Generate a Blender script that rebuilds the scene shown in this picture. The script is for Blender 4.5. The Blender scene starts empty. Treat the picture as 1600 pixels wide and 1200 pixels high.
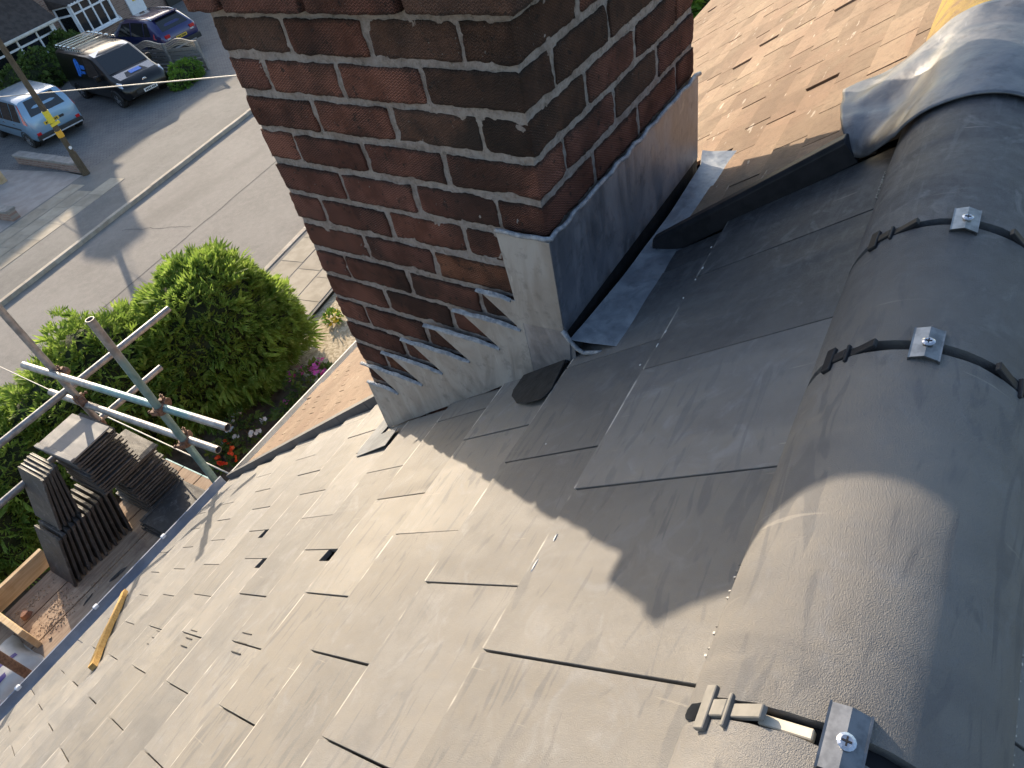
import bpy, bmesh, math, random
from mathutils import Vector, Matrix, noise

random.seed(7)
S = bpy.context.scene
COL = S.collection
R_ = math.radians

# ------------------------------------------------------------------ camera, sky, sun, exposure
cam_d = bpy.data.cameras.new('camera')
cam = bpy.data.objects.new('camera', cam_d)
COL.objects.link(cam)
S.camera = cam
RIGHT = Vector((0.4850917, -0.8562770, -0.1774142))
DOWN = Vector((-0.6736320, -0.2365470, -0.7001896))
FWD = Vector((0.5575894, 0.4591680, -0.6915626))
CAM = Vector((-1.0124169, -0.6510306, 0.3589186))
cam.matrix_world = Matrix(((RIGHT.x, -DOWN.x, -FWD.x, CAM.x), (RIGHT.y, -DOWN.y, -FWD.y, CAM.y),
                           (RIGHT.z, -DOWN.z, -FWD.z, CAM.z), (0, 0, 0, 1)))
cam_d.sensor_fit = 'HORIZONTAL'
cam_d.sensor_width = 36
cam_d.lens = 1091.42 / 1600 * 36
cam_d.clip_start = .02
cam_d.clip_end = 2000

SUN_AZ, SUN_EL = R_(62.2), R_(19)
sun_dir = Vector((math.cos(SUN_EL) * math.cos(SUN_AZ), math.cos(SUN_EL) * math.sin(SUN_AZ), math.sin(SUN_EL)))
world = bpy.data.worlds.new('World')
S.world = world
world.use_nodes = True
wn = world.node_tree
sky = wn.nodes.new('ShaderNodeTexSky')
sky.sky_type = 'NISHITA'
sky.sun_disc = False
sky.sun_elevation = SUN_EL
sky.sun_rotation = math.pi / 2 - SUN_AZ
sky.dust_density = 1.5
wn.links.new(sky.outputs[0], wn.nodes['Background'].inputs[0])
wn.nodes['Background'].inputs[1].default_value = .14
sl = bpy.data.lights.new('sun', 'SUN')
sl.energy = 4.0
sl.angle = R_(.53)
sl.color = (1, .83, .62)
so = bpy.data.objects.new('sun', sl)
COL.objects.link(so)
so.rotation_euler = sun_dir.to_track_quat('Z', 'Y').to_euler()
S.view_settings.view_transform = 'Standard'
S.view_settings.look = 'None'
S.view_settings.gamma = 1
S.view_settings.use_curve_mapping = False
S.view_settings.exposure = 1.14

# ------------------------------------------------------------------ frames
PIT, D0 = .6392784, -.6089778
CP, SP = math.cos(PIT), math.sin(PIT)
SV, NV = Vector((0, CP, -SP)), Vector((0, SP, CP))
GZ = -7.641                                             # ground level
TH = R_(7.75)
U, V = Vector((math.cos(TH), math.sin(TH), 0)), Vector((-math.sin(TH), math.cos(TH), 0))


def RP(x, s, t=0.):                                     # roof plane coordinates -> world
    return Vector((x, 0, 0)) + SV * s + NV * (D0 + t)


def RM(x, s, t=0.):
    p = RP(x, s, t)
    return Matrix(((1, 0, 0, p.x), (0, SV.y, NV.y, p.y), (0, SV.z, NV.z, p.z), (0, 0, 0, 1)))


def SPT(u, v, z=0.):                                    # street coordinates -> world
    p = U * u + V * v
    return Vector((p.x, p.y, GZ + z))


def SM(u, v, z=0., a=0.):
    return Matrix.Translation(SPT(u, v, z)) @ Matrix.Rotation(TH + a, 4, 'Z')


I4 = Matrix.Identity(4)
WM = {}


# ------------------------------------------------------------------ objects
def thing(name, label, cat, loc=(0, 0, 0), group=None, M=None):
    o = bpy.data.objects.new(name, None)
    o.empty_display_size = .1
    COL.objects.link(o)
    M = M or Matrix.Translation(Vector(loc))
    o.matrix_basis = M
    WM[o] = M.copy()
    return tag(o, label, cat, group)


def tag(o, label, cat, group=None):
    o['label'] = label
    o['category'] = cat
    if group:
        o['group'] = group
    return o


def obj(name, me, m=None, parent=None, M=I4):
    """link a mesh with world matrix M, parented without moving"""
    if m is not None and not me.materials:
        for q in (m if isinstance(m, (list, tuple)) else [m]):
            me.materials.append(q)
    o = bpy.data.objects.new(name, me)
    COL.objects.link(o)
    if parent is not None:
        o.parent = parent
        o.matrix_parent_inverse = WM[parent].inverted()
    o.matrix_basis = M
    WM[o] = M.copy()
    return o


def struct(name, me, m, M=I4):
    o = obj(name, me, m, None, M)
    o['kind'] = 'structure'
    return o


class MB:
    def __init__(s):
        s.v, s.f, s.mi = [], [], []
        s.m = 0

    def quad(s, pts):
        b = len(s.v)
        s.v += [tuple(p) for p in pts]
        s.f.append(tuple(range(b, b + len(pts))))
        s.mi.append(s.m)

    def hexa(s, b, t):
        """b, t: rings of equal length (bottom ccw from above, top)"""
        n = len(b)
        k = len(s.v)
        s.v += [tuple(p) for p in b] + [tuple(p) for p in t]
        fs = [tuple(k + i for i in reversed(range(n))), tuple(k + n + i for i in range(n))]
        fs += [(k + i, k + (i + 1) % n, k + n + (i + 1) % n, k + n + i) for i in range(n)]
        s.f += fs
        s.mi += [s.m] * len(fs)
        return s

    def box(s, x0, x1, y0, y1, z0, z1, M=None):
        b = [(x0, y0, z0), (x1, y0, z0), (x1, y1, z0), (x0, y1, z0)]
        t = [(x0, y0, z1), (x1, y0, z1), (x1, y1, z1), (x0, y1, z1)]
        if M is not None:
            b = [M @ Vector(p) for p in b]
            t = [M @ Vector(p) for p in t]
        return s.hexa(b, t)

    def tube(s, pts, r, n=10, caps=True, r2=None):
        pts = [Vector(p) for p in pts]
        rings = []
        up = None
        for i, p in enumerate(pts):
            d = (pts[min(i + 1, len(pts) - 1)] - pts[max(i - 1, 0)]).normalized()
            if up is None:
                up = Vector((0, 0, 1)) if abs(d.z) < .9 else Vector((1, 0, 0))
            a = d.cross(up).normalized()
            b = a.cross(d).normalized()
            rr = r if r2 is None else r + (r2 - r) * i / (len(pts) - 1)
            k = len(s.v)
            s.v += [tuple(p + a * (rr * math.cos(6.28318 * j / n)) + b * (rr * math.sin(6.28318 * j / n))) for j in range(n)]
            rings.append(k)
        for a, b in zip(rings, rings[1:]):
            for j in range(n):
                s.f.append((a + j, a + (j + 1) % n, b + (j + 1) % n, b + j))
                s.mi.append(s.m)
        if caps:
            s.f.append(tuple(rings[0] + j for j in reversed(range(n))))
            s.f.append(tuple(rings[-1] + j for j in range(n)))
            s.mi += [s.m, s.m]
        return s

    def pipe(s, a, b, r, ri, n=14):
        """hollow tube open at both ends"""
        a, b = Vector(a), Vector(b)
        d = (b - a).normalized()
        up = Vector((0, 0, 1)) if abs(d.z) < .9 else Vector((1, 0, 0))
        e = d.cross(up).normalized()
        g = e.cross(d).normalized()
        k = len(s.v)
        for p, q in ((a, r), (b, r), (b, ri), (a, ri)):
            s.v += [tuple(p + e * (q * math.cos(6.28318 * j / n)) + g * (q * math.sin(6.28318 * j / n))) for j in range(n)]
        for w in range(4):
            for j in range(n):
                s.f.append((k + w * n + j, k + w * n + (j + 1) % n, k + (w + 1) % 4 * n + (j + 1) % n, k + (w + 1) % 4 * n + j))
                s.mi.append(s.m)
        return s

    def lathe(s, prof, n=16, M=I4):
        """prof: (r, h) pairs round local z"""
        k = len(s.v)
        for r, hh in prof:
            s.v += [tuple(M @ Vector((r * math.cos(6.28318 * j / n), r * math.sin(6.28318 * j / n), hh))) for j in range(n)]
        for i in range(len(prof) - 1):
            for j in range(n):
                s.f.append((k + i * n + j, k + i * n + (j + 1) % n, k + (i + 1) * n + (j + 1) % n, k + (i + 1) * n + j))
                s.mi.append(s.m)
        s.f.append(tuple(k + (len(prof) - 1) * n + j for j in range(n)))
        s.mi.append(s.m)
        s.f.append(tuple(k + j for j in reversed(range(n))))
        s.mi.append(s.m)
        return s

    def grid(s, fn, nu, nv):
        k = len(s.v)
        for i in range(nu + 1):
            for j in range(nv + 1):
                s.v.append(tuple(fn(i / nu, j / nv)))
        for i in range(nu):
            for j in range(nv):
                a = k + i * (nv + 1) + j
                s.f.append((a, a + nv + 1, a + nv + 2, a + 1))
                s.mi.append(s.m)
        return s

    def mesh(s, name='mesh', mats=None, smooth=False, bevel=0., seg=1, fix=True):
        me = bpy.data.meshes.new(name)
        me.from_pydata(s.v, [], s.f)
        me.polygons.foreach_set('material_index', s.mi)
        if mats:
            for q in (mats if isinstance(mats, (list, tuple)) else [mats]):
                me.materials.append(q)
        if bevel or fix:
            bm = bmesh.new()
            bm.from_mesh(me)
            if fix:
                bmesh.ops.recalc_face_normals(bm, faces=bm.faces)
            if bevel:
                es = [e for e in bm.edges if len(e.link_faces) == 2 and e.calc_face_angle(0) > .5]
                bmesh.ops.bevel(bm, geom=es, offset=bevel, segments=seg, affect='EDGES', profile=.6, clamp_overlap=True)
            bm.to_mesh(me)
            bm.free()
        if smooth:
            me.polygons.foreach_set('use_smooth', [True] * len(me.polygons))
            if smooth != 1:
                me.set_sharp_from_angle(angle=smooth)
        me.update()
        return me


def arc(n0, n1, k):
    return [n0 + (n1 - n0) * i / (k - 1) for i in range(k)]


# ------------------------------------------------------------------ materials
class NT:
    def __init__(s, name):
        s.mat = bpy.data.materials.new(name)
        s.mat.use_nodes = True
        s.t = s.mat.node_tree
        s.b = s.t.nodes['Principled BSDF']
        s.pos = s.t.nodes.new('ShaderNodeNewGeometry').outputs['Position']

    def n(s, typ, **kw):
        q = s.t.nodes.new(typ)
        for a, b in kw.items():
            setattr(q, a, b)
        return q

    def l(s, a, b):
        s.t.links.new(a, b)

    def _in(s, sock, val):
        if val is None:
            return
        if hasattr(val, 'is_output') or hasattr(val, 'links'):
            s.l(val, sock)
        else:
            sock.default_value = val

    def obj(s):
        return s.n('ShaderNodeTexCoord').outputs['Object']

    def rnd(s):
        return s.n('ShaderNodeObjectInfo').outputs['Random']

    def math(s, op, a, b=None, c=None):
        q = s.n('ShaderNodeMath', operation=op)
        s._in(q.inputs[0], a)
        s._in(q.inputs[1], b)
        s._in(q.inputs[2], c)
        return q.outputs[0]

    def map(s, vec, scale=(1, 1, 1), rot=(0, 0, 0), loc=(0, 0, 0)):
        q = s.n('ShaderNodeMapping')
        s.l(vec, q.inputs[0])
        q.inputs['Scale'].default_value = scale
        q.inputs['Rotation'].default_value = rot
        q.inputs['Location'].default_value = loc
        return q.outputs[0]

    def add(s, a, b):
        q = s.n('ShaderNodeVectorMath', operation='ADD')
        s._in(q.inputs[0], a)
        s._in(q.inputs[1], b)
        return q.outputs[0]

    def scl(s, a, k):
        q = s.n('ShaderNodeVectorMath', operation='SCALE')
        s._in(q.inputs[0], a)
        s._in(q.inputs['Scale'], k)
        return q.outputs[0]

    def noise(s, scale, detail=4, rough=.55, vec=None, dist=0.):
        q = s.n('ShaderNodeTexNoise')
        s.l(vec if vec is not None else s.pos, q.inputs['Vector'])
        q.inputs['Scale'].default_value = scale
        q.inputs['Detail'].default_value = detail
        q.inputs['Roughness'].default_value = rough
        q.inputs['Distortion'].default_value = dist
        return q.outputs[0]

    def ramp(s, fac, a, b, lo=0., hi=1.):
        q = s.n('ShaderNodeMapRange')
        q.interpolation_type = 'SMOOTHSTEP'
        s._in(q.inputs[0], fac)
        q.inputs[1].default_value = a
        q.inputs[2].default_value = b
        q.inputs[3].default_value = lo
        q.inputs[4].default_value = hi
        return q.outputs[0]

    def mix(s, fac, a, b, typ='MIX'):
        q = s.n('ShaderNodeMix', data_type='RGBA', blend_type=typ)
        s._in(q.inputs[0], fac)
        for k, x in ((6, a), (7, b)):
            if isinstance(x, (tuple, list)):
                q.inputs[k].default_value = (*x[:3], 1)
            else:
                s.l(x, q.inputs[k])
        return q.outputs[2]

    def hsv(s, col, v=None, h=None, sat=None):
        q = s.n('ShaderNodeHueSaturation')
        s.l(col, q.inputs['Color'])
        s._in(q.inputs['Value'], v)
        s._in(q.inputs['Hue'], h)
        s._in(q.inputs['Saturation'], sat)
        return q.outputs[0]

    def bump(s, hgt, dist=.002, strength=1., prev=None):
        q = s.n('ShaderNodeBump')
        q.inputs['Strength'].default_value = strength
        q.inputs['Distance'].default_value = dist
        s.l(hgt, q.inputs['Height'])
        if prev is not None:
            s.l(prev, q.inputs['Normal'])
        return q.outputs[0]

    def done(s, col=None, rough=.6, nrm=None, metal=0., spec=.5, coat=0.):
        s._in(s.b.inputs['Base Color'], (*col[:3], 1) if isinstance(col, (tuple, list)) else col)
        s._in(s.b.inputs['Roughness'], rough)
        s._in(s.b.inputs['Metallic'], metal)
        s.b.inputs['Specular IOR Level'].default_value = spec
        s.b.inputs['Coat Weight'].default_value = coat
        if nrm is not None:
            s.l(nrm, s.b.inputs['Normal'])
        return s.mat


def simple(name, a, b=None, scale=8., rough=.6, metal=0., bump=0., bscale=60., spec=.5, coat=0., lo=.35, hi=.65, rv=0., stretch=None):
    t = NT(name)
    b = b or tuple(min(1, x * 1.25) for x in a)
    vec = t.map(t.pos, stretch) if stretch else None
    col = t.mix(t.ramp(t.noise(scale, 6, .6, vec), lo, hi), a, b)
    if rv:
        col = t.hsv(col, v=t.ramp(t.rnd(), 0, 1, 1 - rv, 1 + rv))
    nr = t.bump(t.noise(bscale, 5, .65), bump) if bump else None
    return t.done(col, rough, nr, metal, spec, coat)


def slate_mat(name, dark, mid, dust, dust_amt=.75, edge=True, bumpk=1., site=False):
    t = NT(name)
    r = t.rnd()
    off = t.add(t.pos, t.scl(t.n('ShaderNodeCombineXYZ').outputs[0], 1.))
    big = t.noise(1.7, 5, .6)
    fine = t.noise(55, 5, .7)
    shift = t.n('ShaderNodeCombineXYZ')
    t.l(t.math('MULTIPLY', r, 37.), shift.inputs[0])
    t.l(t.math('MULTIPLY', r, 91.), shift.inputs[1])
    tv = t.add(t.pos, shift.outputs[0])
    med = t.noise(7, 6, .62, tv, .6)
    col = t.mix(t.ramp(med, .36, .66), dark, mid)
    st = t.noise(3.2, 6, .6, t.map(tv, (3.2, .8, .8)), 1.2)
    dm = t.math('MULTIPLY', t.ramp(t.math('ADD', t.math('MULTIPLY', st, .45), t.math('MULTIPLY', big, .55)), .34, .66, .25, 1.), dust_amt)
    if site:                                            # dust thins and the base tone darkens towards the party trim and ridge
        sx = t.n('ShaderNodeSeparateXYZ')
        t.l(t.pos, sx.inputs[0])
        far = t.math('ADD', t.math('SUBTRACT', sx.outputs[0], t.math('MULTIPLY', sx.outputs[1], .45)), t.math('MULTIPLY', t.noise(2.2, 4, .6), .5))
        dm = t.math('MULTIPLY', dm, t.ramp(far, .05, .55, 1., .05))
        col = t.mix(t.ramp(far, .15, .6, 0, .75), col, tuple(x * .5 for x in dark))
    col = t.mix(dm, col, dust)
    chalk = t.ramp(t.noise(11, 6, .68, tv, 1.5), .52, .70, 0, .5)
    col = t.mix(chalk, col, (.20, .205, .215))
    # wiped smears and pale scratches
    sm = t.ramp(t.noise(5, 3, .5, t.map(tv, (1, 5, 5), (0, 0, .5)), 2.), .56, .64, 0, .6)
    col = t.mix(sm, col, tuple(x * .85 for x in mid))
    sc = t.ramp(t.noise(12, 2, .4, t.map(tv, (9, .5, .5), (0, 0, 0)), .8), .735, .78, 0, .4)
    col = t.mix(sc, col, tuple(min(1, x * 1.5) for x in dust))
    col = t.mix(t.ramp(fine, .3, .75, 0, .35), col, tuple(x * 1.35 for x in mid))
    if edge:
        sp = t.n('ShaderNodeSeparateXYZ')
        t.l(t.obj(), sp.inputs[0])
        e = t.math('MULTIPLY', t.ramp(sp.outputs[1], -.0065, -.003), t.ramp(t.noise(9, 3, .6, tv), .46, .6, 0, .8))
        col = t.mix(e, col, (.55, .52, .47))
    col = t.hsv(col, v=t.ramp(r, 0, 1, .84, 1.16))
    nb = t.bump(t.noise(900, 2, .6), .0007 * bumpk)
    nb = t.bump(t.noise(24, 5, .6), .0011 * bumpk ** .3, 1., nb)
    return t.done(col, t.ramp(st, .3, .7, .5, .72), nb, 0, .45)


M = {}
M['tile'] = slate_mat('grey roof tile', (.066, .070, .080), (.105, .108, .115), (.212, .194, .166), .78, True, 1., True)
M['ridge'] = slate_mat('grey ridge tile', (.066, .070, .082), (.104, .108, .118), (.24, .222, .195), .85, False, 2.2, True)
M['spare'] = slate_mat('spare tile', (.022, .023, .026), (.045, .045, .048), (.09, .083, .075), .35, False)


def brick_mat(name, a, b, c, wave=1.):
    t = NT(name)
    r = t.rnd()
    o = t.obj()
    sp = t.n('ShaderNodeSeparateXYZ')
    t.l(o, sp.inputs[0])
    # drag-wire chevrons: bands along the brick height, zigzagging along its length
    zz = t.math('PINGPONG', t.math('ADD', sp.outputs[0], sp.outputs[1]), .0045)
    w = t.math('SINE', t.math('MULTIPLY', t.math('ADD', sp.outputs[2], t.math('MULTIPLY', zz, .9)), 1150.))
    shift = t.n('ShaderNodeCombineXYZ')
    t.l(t.math('MULTIPLY', r, 53.), shift.inputs[0])
    tv = t.add(t.pos, shift.outputs[0])
    med = t.noise(16, 5, .65, tv)
    col = t.mix(t.ramp(med, .34, .66), a, b)
    col = t.mix(t.ramp(t.noise(7, 4, .6, tv), .5, .68, 0, .9), col, c)
    col = t.mix(t.math('MULTIPLY', t.ramp(w, -.2, 1., 0, .85 * wave), t.ramp(t.noise(11, 3, .5, tv), .35, .6)), col, tuple(min(1, x * 2.1 + .03) for x in b))
    # soot and lichen specks
    col = t.mix(t.ramp(t.noise(45, 4, .7, tv), .58, .68, 0, .75), col, (.03, .028, .026))
    col = t.mix(t.ramp(t.noise(160, 2, .6, tv), .70, .76, 0, .6), col, (.42, .4, .36))
    so_ = t.ramp(t.noise(3.6, 4, .6), .46, .66, 0, .65)
    col = t.mix(so_, col, (.035, .027, .023))
    # soot caught along the arrises
    ez = t.ramp(t.math('ADD', t.math('ABSOLUTE', sp.outputs[2]), t.math('MULTIPLY', t.noise(60, 3, .6, tv), .022)), .036, .046, 0, .7)
    col = t.mix(ez, col, (.04, .03, .026))
    col = t.hsv(col, v=t.ramp(r, 0, 1, .78, 1.22))
    nb = t.bump(t.noise(150, 6, .75), .010)
    nb = t.bump(w, .0022 * wave, 1., nb)
    return t.done(col, .9, nb, 0, .2)


M['brickA'] = brick_mat('red rustic brick', (.150, .060, .041), (.205, .082, .055), (.08, .040, .032))
M['brickB'] = brick_mat('purple rustic brick', (.118, .050, .038), (.175, .071, .050), (.062, .034, .028), .8)
M['brickC'] = brick_mat('sooty brick', (.075, .042, .031), (.12, .062, .042), (.038, .027, .022), .4)
M['brickD'] = brick_mat('orange rustic brick', (.15, .06, .033), (.21, .085, .045), (.085, .038, .027), 1.1)


def mortar_mat():
    t = NT('old mortar')
    med = t.noise(26, 6, .65)
    col = t.mix(t.ramp(med, .32, .62), (.30, .245, .215), (.42, .36, .325))
    col = t.mix(t.ramp(t.noise(6, 4, .6), .55, .7, 0, .6), col, (.27, .205, .14))
    col = t.mix(t.ramp(t.noise(70, 3, .7), .6, .7, 0, .7), col, (.12, .11, .09))
    col = t.mix(t.ramp(t.noise(3.1, 5, .65), .48, .66, 0, .6), col, (.42, .375, .345))
    col = t.mix(t.ramp(t.noise(15, 5, .7), .60, .72, 0, .6), col, (.10, .10, .07))
    col = t.mix(t.ramp(t.noise(75, 4, .75), .30, .56, .6, 0), col, (.17, .14, .12))
    col = t.mix(t.ramp(t.noise(130, 3, .7), .58, .70, 0, .7), col, (.40, .36, .33))
    nb = t.bump(t.noise(110, 6, .75), .012)
    return t.done(col, .95, nb, 0, .15)


M['mortar'] = mortar_mat()


def lead_mat(name, a, b, rough=.42, metal=.75, warm=.0):
    t = NT(name)
    st = t.noise(9, 5, .6, t.map(t.pos, (1.6, 1.6, .5)), 1.)
    col = t.mix(t.ramp(st, .34, .66), a, b)
    col = t.mix(t.ramp(t.noise(30, 4, .65), .52, .7, 0, .45), col, tuple(x * .6 for x in a))
    sc = t.ramp(t.noise(16, 2, .4, t.map(t.pos, (1, 9, 1.2), (.5, .2, .4)), .3), .72, .76, 0, .3)
    col = t.mix(sc, col, tuple(min(1, x * 1.6) for x in b))
    nb = t.bump(t.noise(14, 4, .5), .004)
    return t.done(col, t.ramp(st, .3, .7, rough - .1, rough + .15), nb, metal, .5)


M['lead'] = lead_mat('weathered lead', (.25, .245, .238), (.38, .373, .362), .5, .45)
M['lead_blue'] = lead_mat('bright lead', (.22, .235, .265), (.34, .36, .39), .4, .8)
M['lead_saddle'] = lead_mat('dressed lead', (.105, .11, .122), (.19, .196, .21), .45, .5)
M['lead_matt'] = simple('matt lead', (.11, .12, .13), (.17, .18, .19), 14, .7, bump=.002, bscale=40, spec=.25)
M['lead_sky'] = lead_mat('pale lead sheet', (.19, .215, .25), (.32, .35, .385), .5, .35)
M['lead_black'] = simple('black lead and slot shade', (.014, .015, .017), (.026, .027, .029), 30, .65, bump=.002, bscale=60, spec=.2)  # dark lead of the flap, also carries the gutter slot's shade
M['lead_dark'] = lead_mat('dark lead', (.22, .23, .255), (.35, .36, .39), .45, .65)
M['sealant'] = simple('lead sealant', (.20, .22, .25), (.36, .38, .41), 70, .38, .25, bump=.006, bscale=120)
M['black_plastic'] = simple('black plastic', (.014, .015, .018), (.024, .024, .028), 30, .5, spec=.25)
M['grey_plastic'] = simple('dusty plastic clip', (.12, .12, .115), (.17, .165, .155), 40, .5)
M['steel'] = simple('bright clamp steel', (.16, .165, .17), (.26, .265, .27), 60, .3, .95)
M['screw'] = simple('zinc screw', (.5, .51, .55), (.62, .63, .66), 200, .25, .95)
M['underlay'] = simple('dark underlay', (.012, .012, .013), (.02, .02, .02), 20, .9)
M['trim_grey'] = simple('dark grey trim', (.05, .055, .065), (.075, .08, .09), 12, .5)
M['gutter'] = simple('blue grey gutter', (.17, .20, .26), (.24, .275, .34), 10, .45)
M['white_gutter'] = simple('off white gutter', (.55, .53, .48), (.66, .64, .6), 12, .5)
M['galv'] = simple('galvanised tube', (.20, .20, .205), (.33, .325, .32), 22, .45, .45, .001, 90)
M['teal'] = simple('teal painted tube', (.07, .20, .23), (.20, .32, .34), 14, .5, .2, .001, 80)
M['rust'] = simple('rusty coupler', (.11, .06, .04), (.22, .13, .09), 60, .7, .3, .002, 200)


def wood(name, a, b, c, ring=26., axis=(1, 12, 12)):
    t = NT(name)
    g = t.noise(ring, 5, .6, t.map(t.pos, axis), .6)
    col = t.mix(t.ramp(g, .35, .65), a, b)
    col = t.mix(t.ramp(t.noise(5, 5, .65), .48, .68, 0, .75), col, c)
    nb = t.bump(g, .0015)
    return t.done(col, .85, nb, 0, .2)


M['board'] = wood('scaffold board', (.30, .215, .155), (.42, .32, .235), (.20, .135, .105), 5)
M['fresh'] = wood('pale new timber', (.50, .36, .21), (.62, .47, .30), (.43, .29, .16), 5)
M['batten'] = wood('yellow batten', (.40, .24, .075), (.52, .34, .13), (.29, .16, .05), 5)


def plain_tile_mat():
    t = NT('weathered brown plain tile')
    r = t.rnd()
    col = t.mix(t.ramp(t.noise(2.1, 5, .6), .36, .64), (.17, .12, .085), (.25, .19, .135))
    q = t.n('ShaderNodeTexVoronoi')
    q.inputs['Scale'].default_value = 5.5
    t.l(t.map(t.pos, (1, 1.6, 1.6)), q.inputs['Vector'])
    col = t.mix(t.math('MULTIPLY', q.outputs['Color'], .5), col, (.235, .155, .11))
    col = t.mix(t.ramp(t.noise(40, 5, .7), .45, .7, 0, .5), col, (.13, .095, .068))
    col = t.mix(t.ramp(t.noise(6, 5, .7), .62, .72, 0, .55), col, (.30, .25, .15))
    col = t.mix(t.ramp(t.noise(22, 3, .5, t.map(t.pos, (.5, 2, 2))), .68, .72, 0, .7), col, (.42, .37, .31))
    col = t.hsv(col, v=t.ramp(r, 0, 1, .82, 1.18))
    nb = t.bump(t.noise(130, 4, .7), .003)
    return t.done(col, .85, nb, 0, .25)


M['plain'] = plain_tile_mat()


def lichen_mat():
    t = NT('lichened ridge tile')
    col = t.mix(t.ramp(t.noise(30, 5, .7), .4, .6), (.20, .14, .085), (.26, .19, .08))
    col = t.mix(t.ramp(t.noise(14, 6, .7), .42, .58, 0, .9), col, (.30, .225, .07))
    nb = t.bump(t.noise(60, 5, .7), .005)
    return t.done(col, .9, nb, 0, .2)


M['lichen'] = lichen_mat()


def asphalt(name, a, b, sc=70.):
    t = NT(name)
    col = t.mix(t.ramp(t.noise(.7, 5, .6), .35, .65), a, b)
    col = t.mix(t.ramp(t.noise(5.5, 6, .7), .40, .66, 0, .45), col, tuple(x * 1.25 for x in b))
    col = t.mix(t.ramp(t.noise(2.3, 6, .75), .56, .68, 0, .4), col, tuple(x * .78 for x in a))
    col = t.mix(t.ramp(t.noise(sc, 3, .8), .3, .75, 0, .5), col, tuple(x * 1.5 for x in b))
    col = t.mix(t.ramp(t.noise(.25, 3, .5, t.map(t.pos, (.4, 2.5, 1), (0, 0, -TH))), .52, .7, 0, .35), col, tuple(x * .7 for x in a))
    nb = t.bump(t.noise(sc, 3, .8), .006)
    return t.done(col, .9, nb, 0, .3)


M['road'] = asphalt('worn asphalt', (.18, .167, .152), (.225, .208, .189))
M['path'] = asphalt('pavement asphalt', (.135, .13, .122), (.18, .172, .16), 60)
M['slab'] = simple('concrete slab', (.30, .26, .20), (.38, .33, .26), 3, .9, bump=.004, bscale=60, rv=.12)
M['kerb'] = simple('concrete kerb', (.36, .31, .25), (.46, .41, .34), 5, .9, bump=.004, bscale=60, rv=.08)
M['concrete'] = simple('pinkish concrete', (.30, .265, .24), (.37, .33, .30), 2.5, .9, bump=.004, bscale=40)
M['earth'] = simple('garden soil', (.07, .05, .035), (.13, .095, .065), 7, .95, bump=.03, bscale=18)
M['ground'] = simple('garden ground', (.10, .105, .06), (.17, .15, .10), 1.5, .95, bump=.02, bscale=8)


def gravel_mat():
    t = NT('pale gravel')
    q = t.n('ShaderNodeTexVoronoi')
    q.inputs['Scale'].default_value = 24
    t.l(t.pos, q.inputs['Vector'])
    sp = t.n('ShaderNodeSeparateXYZ')
    t.l(q.outputs['Color'], sp.inputs[0])
    col = t.mix(t.ramp(sp.outputs[0], 0, 1), (.34, .28, .19), (.56, .48, .35))
    nb = t.bump(q.outputs['Distance'], .03, -1.)
    return t.done(col, .9, nb, 0, .2)


M['gravel'] = gravel_mat()


def paver_mat():
    t = NT('grey block paving')
    q = t.n('ShaderNodeTexBrick')
    q.inputs['Scale'].default_value = 1.
    q.inputs['Brick Width'].default_value = .2
    q.inputs['Row Height'].default_value = .1
    q.inputs['Mortar Size'].default_value = .006
    q.inputs['Color1'].default_value = (.13, .13, .135, 1)
    q.inputs['Color2'].default_value = (.19, .185, .18, 1)
    q.inputs['Mortar'].default_value = (.05, .05, .05, 1)
    t.l(t.map(t.pos, (1, 1, 1), (0, 0, R_(38))), q.inputs['Vector'])
    col = t.mix(t.ramp(t.noise(.8, 4), .35, .65, 0, .4), q.outputs[0], (.2, .195, .185))
    nb = t.bump(q.outputs['Fac'], .004, -1.)
    return t.done(col, .85, nb, 0, .3)


M['paver'] = paver_mat()


def wall_brick_mat():
    t = NT('far brown brick wall')
    q = t.n('ShaderNodeTexBrick')
    q.inputs['Scale'].default_value = 1.
    q.inputs['Brick Width'].default_value = .225
    q.inputs['Row Height'].default_value = .075
    q.inputs['Mortar Size'].default_value = .009
    q.inputs['Color1'].default_value = (.20, .125, .10, 1)
    q.inputs['Color2'].default_value = (.31, .205, .165, 1)
    q.inputs['Mortar'].default_value = (.30, .26, .23, 1)
    t.l(t.map(t.obj(), (1, 1, 1), (R_(90), 0, 0)), q.inputs['Vector'])
    nb = t.bump(q.outputs['Fac'], .008, -1.)
    return t.done(q.outputs[0], .9, nb, 0, .2)


M['wallbrick'] = wall_brick_mat()
M['upvc'] = simple('white window frame', (.72, .74, .78), (.8, .82, .85), 6, .35)
M['glass'] = NT('dark glass').done((.012, .014, .016), .06, None, 0, .8)
M['curtain'] = simple('drawn curtain', (.22, .17, .08), (.30, .24, .13), 14, .9, stretch=(4, 4, .3))
M['dark_roof'] = simple('dark brown far roof', (.045, .036, .034), (.075, .06, .055), 5, .85, bump=.01, bscale=30)
M['stone'] = simple('stone coping', (.22, .205, .19), (.30, .28, .26), 6, .9, bump=.006, bscale=40)
M['grey_wood'] = wood('weathered grey fence', (.25, .235, .215), (.34, .32, .295), (.19, .18, .165), 6, (3, 3, 14))
M['pale_rail'] = simple('pale fence rail', (.40, .33, .25), (.5, .42, .33), 9, .8)  # paler tone than the slats, for cap and lattice
M['pole'] = wood('brown timber pole', (.085, .065, .045), (.14, .11, .075), (.07, .055, .04), 8, (10, 10, .8))
M['yellow'] = simple('yellow sign', (.70, .56, .03), (.78, .64, .06), 30, .5)
M['amber'] = simple('amber sign', (.72, .36, .02), (.8, .44, .04), 30, .5)
M['cable'] = simple('pale cable', (.52, .46, .38), (.6, .54, .46), 30, .6)
M['wire'] = simple('grey wire', (.34, .33, .31), (.42, .4, .38), 30, .6)


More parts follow.
